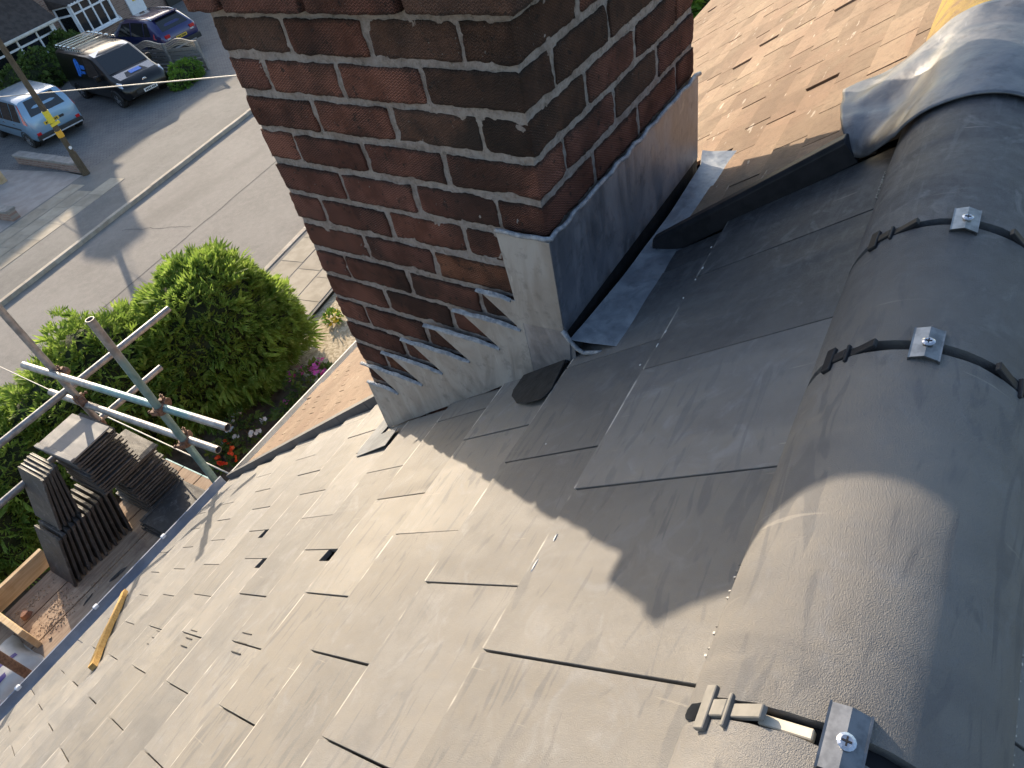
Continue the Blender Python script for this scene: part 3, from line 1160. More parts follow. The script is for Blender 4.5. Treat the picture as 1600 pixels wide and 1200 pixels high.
def lay(cx, cy, cz, along_x, m, sc=1.):
    c = cx if along_x else cy
    if sc == 1.:
        g = JT / 2 - .003
        if c < m_ * 1.2:
            c -= g / 2
            sc = 1 + g / (2 * m_ - JT)
        elif c > W_ - m_ * 1.2:
            c += g / 2
            sc = 1 + g / (2 * m_ - JT)
        cx, cy = (c, cy) if along_x else (cx, c)
    jit = Vector((random.uniform(-.0018, .0018), random.uniform(-.0018, .0018), random.uniform(-.002, .002)))
    F = CH @ Matrix.Translation(Vector((cx, cy, cz)) + jit) @ Matrix.Rotation((0 if along_x else math.pi / 2) + random.choice((0, math.pi)) + random.uniform(-.006, .006), 4, 'Z') @ Matrix.Rotation(random.uniform(-.006, .006), 4, 'Y')
    if sc != 1:
        F = F @ Matrix.Diagonal((sc, 1, 1, 1))
    obj('brick', random.choice(POOL[m]), None, chim, F)


FORCE = {}
for k in range(-1, 17):
    zc = -H_ * (k + .5)
    corb = .030 if k == -1 else 0
    bricks = []
    if k % 2 == 0:
        for q in (1, 3, 5):
            bricks += [(m_ / 2, (q + 1) * m_, 0), ((q + 1) * m_, W_ - m_ / 2, 1)]
        for q in (0, 2, 4):
            bricks += [(W_ - m_ / 2, (q + 1) * m_, 0), ((q + 1) * m_, m_ / 2, 1)]
    else:
        for q in (0, 2, 4):
            bricks += [(m_ / 2, (q + 1) * m_, 0), ((q + 1) * m_, W_ - m_ / 2, 1)]
        for q in (1, 3, 5):
            bricks += [(W_ - m_ / 2, (q + 1) * m_, 0), ((q + 1) * m_, m_ / 2, 1)]
    for cx, cy, al in bricks:
        if zc + H_ / 2 < zroof(cy + .06) - .03:
            continue
        if cx > .2 and cy > .2 and k > 1 and zc < -1.0:
            continue
        m = random.choice(MIX)
        near_corner = cx < m_ * 2.2 and cy < m_ * 2.2
        if k <= 2 and near_corner:
            m = 'brickC'
        elif k < 1:
            m = random.choice(['brickA', 'brickB', 'brickB', 'brickC'])
        elif cy < m_:
            m = random.choice(['brickB', 'brickB', 'brickC', 'brickA'])
        if corb:
            cx = W_ / 2 + (cx - W_ / 2) * (1 + 2 * corb / W_)
            cy = W_ / 2 + (cy - W_ / 2) * (1 + 2 * corb / W_)
        lay(cx, cy, zc, al, m, 1 + (2 * corb / W_ if corb else 0))
cap = MB()
cap.box(-.028, W_ + .028, -.028, W_ + .028, .083, .106)
cap.hexa([(-.02, -.02, .1055), (W_ + .02, -.02, .1055), (W_ + .02, W_ + .02, .1055), (-.02, W_ + .02, .1055)],
         [(.03, .02, .20), (W_ - .05, .02, .20), (W_ - .05, .42, .20), (.03, .42, .20)])  # unseen hump shaped so its shadow reaches the ridge crest
obj('mortar_cap', cap.mesh(), M['mortar'], chim, CH)


# lead work, laid on the faces in the chimney's own frame
def prism_x(pts, x, t, mat, name, par=chim):
    """outline in (y, z) on a plane of constant x, thickness towards -x"""
    me = MB().hexa([(x, y, z) for y, z in pts], [(x - t, y, z) for y, z in pts]).mesh(bevel=.0006)
    return obj(name, me, mat, par, CH)


LY = [(.218, .122), (.312, .112), (.434, .191), (.545, .305), (.654, .424), (.774, .527), (.793, .654)]
zz = [-(7 + k) * H_ - .002 for k in range(7)]
pts = []
for y in arc(.10, .786, 12):
    pts.append((y, zroof(y) + .004 + .002 * math.sin(y * 40)))
pts += [(.786, zz[6]), (.654, zz[6])]
for k in range(5, -1, -1):
    l, r = LY[k]
    pts += [(l - .13 * (l - r), zz[k]), (r, zz[k])]
pts[-1] = (.10, zz[0])
prism_x(pts, -.0065, .0035, M['lead'], 'step_flashing')
for k, (l, r) in enumerate(LY):                         # sealant pointed into each chase
    l = min(l, .783)

    def ribbon(u, q, l=l, r=r, k=k):
        y = l + (r - l) * u
        w = .0072 * (.55 + .45 * math.sin(math.pi * min(1, u * 1.15)) ** .4) * (1 + .35 * noise.noise(Vector((y * 30, k * 7, 0))))
        lump = .0015 * noise.noise(Vector((y * 60, q * 3, k * 5)))
        out = (.003, .0095, .0125, .0105, .004)[round(q * 4)] + lump
        return Vector((-.0035 - out, y, zz[k] + .003 + w * (.9 - 1.8 * q) + .0025 * noise.noise(Vector((y * 25, k, 3))) - .006 * u ** 4))
    mb = MB()
    mb.grid(ribbon, 30, 4)
    obj('sealant_bead', mb.mesh(smooth=1), M['sealant'], chim, CH)
z0c = -4.87 * H_
prism_x([(.118, z0c), (-.0105, z0c - .003), (-.0105, -.652), (.02, -.655), (.104, -.66), (.112, -.53)], -.0105, .003, M['lead'], 'corner_flashing')
prism_x([(.122, -.600), (.10, -.645), (-.012, -.645), (-.03, -.70), (-.03, -.735), (.122, -.845)], -.0065, .003, M['lead_dark'], 'corner_gusset')
me = MB().hexa([(-.0105, -.0075, z0c - .003), (.775, -.0075, z0c - .006), (.775, -.0075, -.652), (-.0105, -.0075, -.664)],
               [(-.0105, -.0105, z0c - .003), (.775, -.0105, z0c - .006), (.775, -.0105, -.652), (-.0105, -.0105, -.664)]).mesh(bevel=.0008)
obj('back_upstand', me, M['lead_dark'], chim, CH)
p = [(.108 - .014 * i, ) for i in range(9)]
bead = [(-.013, .118 - .013 * i, z0c + .003 + .0015 * math.sin(i)) for i in range(10)]
bead += [(-.006 + .0245 * i, -.012 + .002 * math.sin(i * 2.1), z0c + .002 + .003 * math.sin(i * 1.7)) for i in range(33)]
obj('sealant_bead', MB().tube(bead, .0055, 7).mesh(smooth=1), M['sealant'], chim, CH)


def gutter_sheet(a, b):
    x = -.014 + .845 * a
    lens = .018 * math.sin(math.pi * min(1, max(0, x / .80))) ** .8
    y0 = -.0125 - lens
    y = y0 + (-.155 - y0) * b
    z = -.672 + .012 * a + .022 * b ** 1.5 + .0035 * noise.noise(Vector((x * 7, y * 22, 1)))
    if b == 0:
        z -= .10
    if x > .76:
        y += (x - .76) * .3 * (1 - b)
    return Vector((x, y, z))


mb = MB()
mb.grid(gutter_sheet, 36, 14)
obj('gutter_sheet', mb.mesh(smooth=R_(50)), M['lead_sky'], chim, CH)
obj('gutter_lining', MB().box(-.008, .778, -.0075, -.0045, -.80, -.62).mesh(), M['lead_black'], chim, CH)  # shadow in the gutter slot put into a near-black colour
obj('gutter_sole', MB().box(-.010, .80, -.06, -.004, -.775, -.745).mesh(), M['lead_black'], chim, CH)  # slot floor coloured black for its shade as well
lip = [(-.014, -.008 - .016 * i, -.651 - .05 * math.sin(min(1, i / 3) * 1.57) + .006 * max(0, i - 3)) for i in range(7)]
obj('gutter_lip', MB().tube(lip, .0055, 8).mesh(smooth=1), M['sealant'], chim, CH)


def roof_patch(name, pts, t0, th, mat):
    b = [RP(x, s, t0) for x, s in pts]
    t = [RP(x, s, t0 + th) for x, s in pts]
    return obj(name, MB().hexa(b, t).mesh(bevel=.0012), mat, chim)


flap = [(-.004, .445), (-.118, .418)] + [(-.118 - .026 * math.sin(a), .444 - .026 * math.cos(a)) for a in arc(.2, 1.6, 5)] + [(-.143, .49), (-.125, .545), (-.085, .598), (-.06, .612), (-.004, .612)]
roof_patch('lead_flap', flap, .0085, .004, M['lead_black'])
roof_patch('lead_apron', [(-.098, 1.285), (-.105, 1.50), (-.07, 1.535), (.30, 1.55), (.30, 1.40), (-.012, 1.43), (-.012, 1.30)], .0078, .002, M['lead_matt'])

# ================================================================== SCAFFOLDING
BZ = -3.45
scaf = thing('scaffolding', 'galvanised and teal tube scaffolding with timber boards along the eaves', 'scaffolding', (-.8, 3.6, GZ))
M['tealgalv'] = None


def teal_mat(name, lo, hi, axis):
    t = NT(name)
    sp = t.n('ShaderNodeSeparateXYZ')
    t.l(t.pos, sp.inputs[0])
    base = t.mix(t.ramp(t.noise(20, 5), .35, .65), (.20, .20, .205), (.33, .325, .32))
    te = t.mix(t.ramp(t.noise(16, 5), .35, .65), (.08, .20, .22), (.17, .29, .30))
    wob = t.math('ADD', sp.outputs[axis], t.math('MULTIPLY', t.noise(9, 4), .12))
    f = t.math('MULTIPLY', t.ramp(wob, lo - .04, lo + .04), t.ramp(wob, hi - .04, hi + .04, 1, 0))
    return t.done(t.mix(t.math('MULTIPLY', f, .85), base, te), .42, None, .45, .5)


M['teal_post'] = teal_mat('tube with teal paint', -9., -1.78, 2)
M['teal_rail'] = teal_mat('rail with teal bands', 2.85, 3.75, 1)


def tube(name, a, b, mat, hollow=True):
    return obj(name, MB().pipe(a, b, .0242, .0205, 16).mesh(smooth=R_(40)), mat, scaf)


SB = (.198, 3.05)
SA = (.17, 4.15)
tube('standard', (SB[0], SB[1], GZ), (SB[0], SB[1], -1.565), M['teal_post'])
tube('standard', (SA[0], SA[1], GZ), (SA[0], SA[1], -1.2), M['galv'])
tube('standard', (-1.24, 3.05, GZ), (-1.24, 3.05, -2.55), M['rust'])
tube('standard', (-2.6, 4.15, GZ), (-2.6, 4.15, -1.2), M['galv'])
tube('guard_rail', (-3.4, 4.205, -2.452), (1.09, 4.205, -2.478), M['galv'])
tube('guard_rail', (-3.4, 4.205, -2.785), (.777, 4.205, -2.817), M['galv'])
tube('end_rail', (.125, 4.46, -2.276), (.252, 2.50, -2.276), M['teal_rail'])
tube('end_rail', (.145, 4.50, -2.578), (.235, 2.775, -2.578), M['galv'])
for x in (-2.9, -1.3, .30):
    tube('transom', (x, 2.75, BZ - .065), (x, 4.4, BZ - .065), M['galv'])
tube('ledger', (-3.4, 4.10, BZ - .115), (.345, 4.10, BZ - .115), M['galv'])
tube('ledger', (-3.4, 3.10, BZ - .115), (.5, 3.10, BZ - .115), M['galv'])


def coupler(p, az, tilt=0.):
    mb = MB()
    mb.lathe([(.027, -.028), (.034, -.026), (.035, .026), (.027, .028)], 12)
    mb.lathe([(.027, -.026), (.033, -.025), (.034, .025), (.027, .026)], 12, Matrix.Translation((.055, 0, 0)) @ Matrix.Rotation(math.pi / 2, 4, 'X'))
    mb.tube([(-.02, .034, 0), (-.02, .072, .002)], .0065, 6)
    mb.tube([(-.02, .056, 0), (-.02, .066, .001)], .0125, 6)
    mb.tube([(.055, -.01, .034), (.058, -.012, .075)], .0065, 6)
    mb.tube([(.055, -.011, .055), (.057, -.012, .066)], .0125, 6)
    mb.box(-.04, -.015, -.012, .042, -.016, .016)
    mb.box(.035, .072, -.016, .016, .02, .042)
    return obj('coupler', mb.mesh(bevel=.002), M['rust'], scaf, Matrix.Translation(p) @ Matrix.Rotation(az, 4, 'Z') @ Matrix.Rotation(tilt, 4, 'X'))


coupler((SB[0], SB[1], -2.276), R_(20))
coupler((SB[0], SB[1], -2.578), R_(40))
coupler((SA[0], SA[1], -2.30), R_(-60))
coupler((SA[0], SA[1], -2.55), R_(-100))
coupler((SA[0], SA[1], -2.80), R_(80))
bd = []
for k in range(5):
    y0 = 3.045 + k * .225
    mb = MB()
    for a, b in ((-3.3, .366),):
        mb.grid(lambda u, v: Vector((a + (b - a) * u, y0 + .005 + .214 * v, BZ + .0015 * noise.noise(Vector((u * 8, k * 3 + v, 0))))), 14, 2)
        mb.box(a, b, y0 + .005, y0 + .219, BZ - .038, BZ - .002)
    obj('scaffold_board', mb.mesh(), M['board'], scaf)
for k in range(5):
    y0 = 3.045 + k * .225
    obj('board_end_band', MB().box(.358, .3685, y0 + .004, y0 + .2205, BZ - .039, BZ + .0015).mesh(), M['teal'], scaf)
obj('toe_board', MB().box(-3.3, -.66, 4.225, 4.262, BZ - .02, BZ + .135).mesh(bevel=.003), M['fresh'], scaf)
obj('stop_board', MB().box(-1.135, -1.097, 3.675, 4.20, BZ + .002, BZ + .20).mesh(bevel=.003), M['fresh'], scaf)

# ---- spare tiles stored on the boards
SPW, SPL = .315, .405


def spare_mesh(seed):
    random.seed(seed)
    mb = MB()
    mb.box(0, SPW, 0, SPL, 0, .013)
    mb.box(0, .03, 0, SPL, .013, .019)                   # side lock
    mb.box(.004, SPW - .004, SPL - .03, SPL, -.008, 0)    # hanging nib strip
    me = mb.mesh(bevel=.002)
    return me


SPM = [spare_mesh(i) for i in range(3)]
random.seed(21)


def spare(label, group, F):
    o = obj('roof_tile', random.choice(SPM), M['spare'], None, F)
    return tag(o, label, 'roof tile', group)


# tall flat stack: lower part, upper part shifted, and one tile on top
z = BZ + .008
for k in range(16):
    spare('spare dark tile in the lower half of the tall flat stack on scaffold boards', 'tiles in the lower flat stack',
          Matrix.Translation((-.06 + random.uniform(-.012, .012), 3.775 + random.uniform(-.012, .012), z)) @ Matrix.Rotation(random.uniform(-.03, .03), 4, 'Z'))
    z += .0292
for k in range(13):
    spare('spare dark tile in the upper half of the tall flat stack, set back towards camera', 'tiles in the upper flat stack',
          Matrix.Translation((-.205 + random.uniform(-.012, .012), 3.715 + random.uniform(-.012, .012), z)) @ Matrix.Rotation(random.uniform(-.03, .03), 4, 'Z'))
    z += .0292
M['pale_spare'] = slate_mat('dusty spare tile', (.12, .125, .135), (.17, .17, .175), (.22, .21, .20), .5, False)
o = obj('roof_tile', MB().box(0, SPW, 0, SPL, 0, .013).box(0, .032, 0, SPL, .013, .021).mesh(bevel=.002), M['pale_spare'], None,
        Matrix.Translation((-.225, 3.70, z)) @ Matrix.Rotation(.05, 4, 'Z'))
tag(o, 'pale dusty tile lying uppermost on the tall flat stack', 'roof tile')
# low pile in front of it
for k in range(3):
    spare('spare black tile in the low flat pile nearest the gutter', 'tiles in the low pile',
          Matrix.Translation((-.19 + .012 * k, 3.765, BZ + .008 + k * .0292)) @ Matrix.Rotation(-math.pi / 2 + random.uniform(-.03, .03), 4, 'Z'))
# leaning rows, two tiers
def leaning(x, y, z, lean, label, group):
    # tile standing on its short edge, face towards -x, top tipped towards +x
    F = Matrix.Translation((x, y, z)) @ Matrix.Rotation(lean, 4, 'Y') @ Matrix(((0, 0, -1, 0), (1, 0, 0, 0), (0, 1, 0, 0), (0, 0, 0, 1))) @ Matrix.Rotation(random.uniform(-.012, .012), 4, 'Z')
    spare(label, group, F)


for k in range(12):  # last two tiles added to stop light passing under the stack
    leaning(-.715 + k * .0445, 3.84 + random.uniform(-.012, .012), BZ + .004, .36 - .014 * k, 'spare dark tile standing in the lower leaning row on scaffold boards', 'tiles in the lower leaning row')
for k in range(5):
    leaning(-.515 + k * .038, 3.90 + random.uniform(-.01, .01), BZ + .388 + .001 * k, .36 - .03 * k, 'spare dark tile standing in the upper leaning row on top of others', 'tiles in the upper leaning row')

# ---- rubble and small things on the boards
def shard(name, label, cat, mat, p, sx, sy, sz, rz, group=None):
    random.seed(hash((round(p[0] * 100), round(p[1] * 100))) % 1000)
    n = 7
    ring = [(sx * math.cos(6.283 * i / n) * random.uniform(.6, 1), sy * math.sin(6.283 * i / n) * random.uniform(.6, 1)) for i in range(n)]
    me = MB().hexa([(x, y, 0) for x, y in ring], [(x * random.uniform(.6, .95), y * random.uniform(.6, .95), sz * random.uniform(.7, 1)) for x, y in ring]).mesh(bevel=.002)
    o = obj(name, me, mat, None, Matrix.Translation(p) @ Matrix.Rotation(rz, 4, 'Z'))
    return tag(o, label, cat, group)


shard('brick_fragment', 'broken red brick piece by the toe board on scaffold', 'rubble', M['redbit'], (-1.02, 3.98, BZ), .05, .04, .05, .4)
for q, l in (((-.86, 3.80), 'pale mortar lump nearest the leaning tiles on sunlit boards'), ((-.90, 3.77), 'pale mortar lump second from the leaning tiles on sunlit boards'), ((-.98, 3.76), 'pale mortar lump in the middle of the sunlit boards'), ((-1.05, 3.66), 'pale mortar lump beside the stop board end')):
    shard('mortar_lump', l, 'rubble', M['debris'], (q[0], q[1], BZ), .014, .01, .012, q[0] * 9, 'mortar lumps on the boards')
for i, (q, l) in enumerate((((-.75, 3.66), 'dark slate sliver lying across the shaded scaffold boards'), ((-.90, 3.52), 'dark slate sliver at the edge of the sunlit board patch'))):
    shard('tile_shard', l, 'rubble', M['spare'], (q[0], q[1], BZ), .06 - .02 * i, .008, .010, .2)
shard('tile_shard', 'large broken tile piece below the leaning row of tiles', 'rubble', M['spare'], (-.53, 3.62, BZ), .10, .022, .012, -.15)
random.seed(5)
mb = MB()
for _ in range(900):
    a = random.choice(((-.84, 3.86, .16, .06), (-.55, 3.72, .3, .04), (-.95, 3.74, .12, .05), (-1.0, 4.05, .2, .04)))
    x, y = random.gauss(a[0], a[2] * .6), random.gauss(a[1], a[3] * .7)
    if not (-1.09 < x < .3 and 3.05 < y < 4.16):
        continue
    r = random.uniform(.0015, .006)
    mb.hexa([(x - r, y - r, BZ + .0005), (x + r, y - r * .6, BZ + .0005), (x, y + r, BZ + .0005)], [(x - r * .5, y - r * .4, BZ + r), (x + r * .4, y, BZ + r * .8), (x, y + r * .4, BZ + r)])
o = obj('mortar_dust', mb.mesh(), M['debris'])
o['kind'] = 'stuff'
o['label'] = 'scattered mortar dust and crumbs on the scaffold boards'
# printed bag behind the stop board
t = thing('cement_bag', 'white and purple printed bag slumped on boards at the left edge', 'bag', (-1.36, 3.75, BZ))
mb = MB()
mb.grid(lambda a, b: Vector((-1.56 + .40 * a + .01 * math.sin(b * 9), 3.52 + .42 * b + .012 * math.sin(a * 7), BZ + .004 + .11 * (math.sin(math.pi * a) ** .45) * (math.sin(math.pi * b) ** .45) + .012 * noise.noise(Vector((a * 5, b * 5, 0))))), 16, 16)
mb.quad([(-1.56, 3.52, BZ + .003), (-1.16, 3.52, BZ + .003), (-1.16, 3.94, BZ + .003), (-1.56, 3.94, BZ + .003)])
obj('sack', mb.mesh(smooth=1), M['bag'], t)
mb = MB()
for y in (3.60, 3.68):
    mb.grid(lambda a, b: Vector((-1.50 + .28 * a, y + .03 * b, BZ + .0065 + .11 * (math.sin(math.pi * (.15 + .7 * a)) ** .45) * (math.sin(math.pi * ((y + .03 * b - 3.52) / .42)) ** .45) + .012 * noise.noise(Vector(((.15 + .7 * a) * 5, (y + .03 * b - 3.52) / .42 * 5, 0))))), 12, 2)
obj('print_stripe', mb.mesh(smooth=1), M['purple'], t)

# batten lying on the roof
A_, B_ = RP(-.675, 3.727, .008), RP(-1.034, 2.702, .008)
d = (B_ - A_).normalized()
sd = NV.cross(d).normalized()
F = Matrix(((d.x, sd.x, NV.x, A_.x), (d.y, sd.y, NV.y, A_.y), (d.z, sd.z, NV.z, A_.z), (0, 0, 0, 1)))
LB = (B_ - A_).length
mb = MB()
mb.grid(lambda a, b: Vector((LB * a, .014 * math.cos(6.2832 * b + .785) * 1.2 + .004 * math.sin(a * 7), .0125 + .0125 * math.sin(6.2832 * b + .785) * 1.35 + .002 * noise.noise(Vector((a * 9, b * 3, 0))))), 24, 4)
mb.quad([mb.v[j] for j in range(4)])
mb.quad([mb.v[24 * 5 + j] for j in range(4)])
o = tag(obj('timber_batten', mb.mesh(), M['batten'], None, F), 'yellow timber batten offcut lying on the grey tiles near the gutter', 'batten')

# ================================================================== PLANTING
def spray_mesh(pts, mat_name, size, droop=.6, blades=5, wid=.16, up=.35):
    """feathery sprays: pts = list of (position, outward normal)"""
    mb = MB()
    for p, nrm in pts:
        d = (nrm + Vector((random.gauss(0, .35), random.gauss(0, .35), random.gauss(up, .35)))).normalized()
        side = d.cross(Vector((random.gauss(0, 1), random.gauss(0, 1), random.gauss(0, 1)))).normalized()
        L = size * random.uniform(.6, 1.35) * (1.9 if random.random() < .05 else 1)
        mid = p + d * L * .55
        tip = p + d * L + Vector((0, 0, -droop * L * random.uniform(.3, 1)))
        for k in range(blades):
            a = (k - (blades - 1) / 2) / max(1, (blades - 1) / 2)
            st = p + d * L * (.12 * abs(a))
            o = side * (L * .42 * a)
            ti = (tip if k == blades // 2 else mid + o + (tip - mid) * (.75 - .25 * abs(a)))
            w = side.cross(d).normalized() * (L * wid * .5) * random.uniform(.5, 1) + side * L * wid * .35
            m = (st + ti) / 2 + o * .25
            k0 = len(mb.v)
            mb.v += [tuple(st), tuple(m + w), tuple(ti), tuple(m - w)]
            mb.f.append((k0, k0 + 1, k0 + 2, k0 + 3))
            mb.mi.append(0)
    return mb.mesh(fix=False)


def blob_points(lobes, n, inner=.25):
    """points on and in a union of ellipsoids (centre, radii)"""
    out = []
    tot = sum(r.x * r.y + r.x * r.z + r.y * r.z for c, r in lobes)
    for c, r in lobes:
        k = int(n * (r.x * r.y + r.x * r.z + r.y * r.z) / tot)
        for _ in range(k):
            v = Vector((random.gauss(0, 1), random.gauss(0, 1), random.gauss(0, 1))).normalized()
            f = 1 - inner * random.random() ** 2
            f *= 1 + .24 * noise.noise(Vector((v.x * 2.2, v.y * 2.2, v.z * 2.2)) + c) + .10 * noise.noise(v * 6 + c)
            p = c + Vector((v.x * r.x, v.y * r.y, v.z * r.z)) * f
            if p.z < GZ + .1:
                continue
            if any(((p - c2).x / r2.x) ** 2 + ((p - c2).y / r2.y) ** 2 + ((p - c2).z / r2.z) ** 2 < .72 for c2, r2 in lobes if c2 is not c):
                continue
            nn = Vector((v.x / r.x, v.y / r.y, v.z / r.z)).normalized()
            out.append((p, nn))
    return out


def inner_mass(lobes, k=.86):
    """dark twiggy heart that stops light leaking through"""
    mb = MB()
    for c, r in lobes:
        mb.grid(lambda a, b: c + Vector((r.x * k * math.sin(math.pi * b) * math.cos(6.2832 * a), r.y * k * math.sin(math.pi * b) * math.sin(6.2832 * a), r.z * k * math.cos(math.pi * b))) * (1 + .08 * noise.noise(Vector((a * 6, b * 6, c.x)))), 14, 8)
    return mb.mesh(smooth=1)


def plant(name, label, cat, base, lobes, n, size, mat, group=None, droop=.6, blades=5, wid=.16, up=.35, seed=1, stem=.05, heart=.84):
    random.seed(seed)
    t = thing(name, label, cat, base, group)
    obj('foliage', spray_mesh(blob_points(lobes, n), mat, size, droop, blades, wid, up), M[mat], t)
    if heart:
        obj('twig_mass', inner_mass(lobes, heart), M['heart'], t)
    top = lobes[0][0]
    obj('trunk', MB().tube([base, (Vector(base) + top) / 2 + Vector((.03, .02, 0)), top], stem, 8, r2=stem * .5).mesh(smooth=1), M['bark'], t)
    return t


M['heart'] = simple('inner twigs', (.018, .028, .008), (.03, .04, .014), 9, .95, bump=.05, bscale=14)


def LB_(u, v, z, ru, rv, rz):
    return (SPT(u, v, z), Vector((ru, rv, rz)))


plant('conifer_bush', 'large feathery green conifer bush behind the scaffolding', 'bush', SPT(5.1, 8.9, .1),
      [LB_(5.05, 8.9, 1.15, 1.35, 1.12, 1.28), LB_(5.5, 8.7, .85, 1.0, .95, .95), LB_(4.4, 9.1, .95, 1.1, .95, 1.1), LB_(5.25, 9.0, 1.75, .85, .75, .72)],
      17000, .18, 'conifer', seed=11, stem=.12, droop=.45)
plant('conifer_hedge', 'lower conifer hedge at the left edge beyond the leaning tiles', 'hedge', SPT(2.6, 9.9, .1),
      [LB_(3.6, 9.7, 1.2, 1.15, 1.0, 1.3), LB_(2.8, 9.85, 1.1, 1.1, .9, 1.2), LB_(1.9, 10.0, .95, 1.0, .85, 1.1), LB_(.9, 10.1, .8, 1.0, .8, .95), LB_(-.2, 10.2, .7, 1., .75, .85)],
      15000, .18, 'conifer', seed=12, stem=.1, droop=.45)


def flowers(name, label, base, r, hgt, leaf, petal, nleaf, nfl, fsize, seed, ring=None):
    random.seed(seed)
    t = thing(name, label, 'plant', base)
    c = Vector(base) + Vector((0, 0, hgt * .5))
    lob = [(c, Vector((r, r, hgt * .55)))]
    obj('foliage', spray_mesh(blob_points(lob, nleaf, .6), leaf, .11, .3, 3, .35, .3), M[leaf], t)
    obj('stem', MB().tube([base, c], .015, 6).mesh(), M['bark'], t)
    pb = blob_points(lob, nfl * 3, .1)
    pb = [q for q in pb if q[1].z > -.1 and (ring is None or ring(q[0] - c))][:nfl]
    mb = MB()
    for p, nn in pb:
        for _ in range(random.randint(3, 5)):
            o = p + nn * .03 + Vector((random.gauss(0, fsize * .6), random.gauss(0, fsize * .6), random.gauss(0, fsize * .3)))
            ax = (nn + Vector((random.gauss(0, .4), random.gauss(0, .4), random.gauss(0, .3)))).normalized()
            e = ax.cross(Vector((.3, .5, .8))).normalized()
            g = ax.cross(e)
            k0 = len(mb.v)
            for j in range(5):
                a = 6.283 * j / 5
                mb.v.append(tuple(o + (e * math.cos(a) + g * math.sin(a)) * fsize * random.uniform(.6, 1) + ax * fsize * .25))
            mb.v.append(tuple(o))
            for j in range(5):
                mb.f.append((k0 + j, k0 + (j + 1) % 5, k0 + 5))
                mb.mi.append(0)
    obj('blossom', mb.mesh(fix=False), M[petal], t)
    return t


flowers('flowering_shrub', 'green shrub ringed with pink blossom beside the gravel bed', (3.95, 7.7, GZ + .1), .42, .55, 'shrub', 'pink', 260, 26, .05, 31, lambda d: d.x > .02 or d.y > .12)
flowers('flowering_plant', 'low plant with bright red blossom below the scaffold rail ends', (2.2, 8.15, GZ + .1), .22, .38, 'shrub', 'redpetal', 130, 9, .04, 32)
flowers('flowering_plant', 'low plant with white blossom next to the red flowers', (2.75, 8.2, GZ + .1), .36, .40, 'shrub', 'whitepetal', 150, 9, .045, 33)
flowers('flowering_plant', 'small leafy plant with few pink flowers between white and pink shrubs', (3.35, 7.6, GZ + .1), .30, .40, 'shrub', 'pink', 190, 4, .035, 34)
flowers('dry_plant', 'small yellowish plant on the gravel near the pavement', (5.75, 8.9, GZ + .05), .16, .12, 'bright_leaf', 'yellow', 70, 26, .03, 35)

# green tree glimpsed past the far eaves
plant('garden_tree', 'bright green tree glimpsed between chimney and brown roof', 'tree', (14.5, 5.4, GZ),
      [(Vector((14.5, 5.3, GZ + 2.5)), Vector((2.0, 2.0, 2.0)))], 2600, .3, 'bright_leaf', seed=41, blades=3, wid=.4, stem=.14)

# ================================================================== ACROSS THE STREET
def SBX(mb, u0, u1, v0, v1, z0, z1):
    return mb.hexa([SPT(u0, v0, z0), SPT(u1, v0, z0), SPT(u1, v1, z0), SPT(u0, v1, z0)], [SPT(u0, v0, z1), SPT(u1, v0, z1), SPT(u1, v1, z1), SPT(u0, v1, z1)])


def window(par, F, w, hh, cols, rows, name='window', depth=.07):
    """window in the xz plane of F, facing -y; cols/rows: fractions of the glazing bars"""
    mb = MB()
    b = .065
    mb.box(0, w, -depth, 0, 0, b).box(0, w, -depth, 0, hh - b, hh).box(0, b, -depth, 0, b, hh - b).box(w - b, w, -depth, 0, b, hh - b)
    xs = [0] + [c * w for c in cols] + [w]
    zs = [0] + [r * hh for r in rows] + [hh]
    for x in xs[1:-1]:
        mb.box(x - .035, x + .035, -depth + .004, 0, b, hh - b)
    for z in zs[1:-1]:
        mb.box(b, w - b, -depth + .008, -.002, z - .035, z + .035)
    o = obj(name, mb.mesh(), M['upvc'], par, F)
    for i in range(len(xs) - 1):
        for j in range(len(zs) - 1):
            obj('pane', MB().box(xs[i] + .03, xs[i + 1] - .03, -.022, -.014, zs[j] + .03, zs[j + 1] - .03).mesh(), M['glass'], o, F)
    obj('sill', MB().box(-.08, w + .08, -depth - .10, 0, -.07, -.003).mesh(bevel=.01), M['upvc'], o, F)
    return o


FV = 31.2
bh = thing('brick_house', 'brown brick house with white bay window and white door across the street', 'house', SPT(23.5, 33, 0))
mb = MB()
mb.box(20.7, 30, 0, 7, 0, 4.7)
obj('wall', mb.mesh(), M['wallbrick'], bh, SM(0, FV))
mb = MB()
mb.hexa([(20.2, -.45, 4.55), (30.4, -.45, 4.55), (30.4, 7.4, 4.55), (20.2, 7.4, 4.55)], [(20.2, 3.4, 6.35), (30.4, 3.4, 6.35), (30.4, 3.6, 6.35), (20.2, 3.6, 6.35)])
rf = obj('roof', mb.mesh(), M['dark_roof'], bh, SM(0, FV))
mb = MB().box(21.45, 22.65, 3.1, 4.0, 5.9, 7.85).box(21.4, 22.7, 3.05, 4.05, 7.85, 8.0)
mb.tube([(22.2, 3.5, 8), (22.2, 3.5, 10.6)], .02, 6)
obj('chimney', mb.mesh(), M['wallbrick'], rf, SM(0, FV))
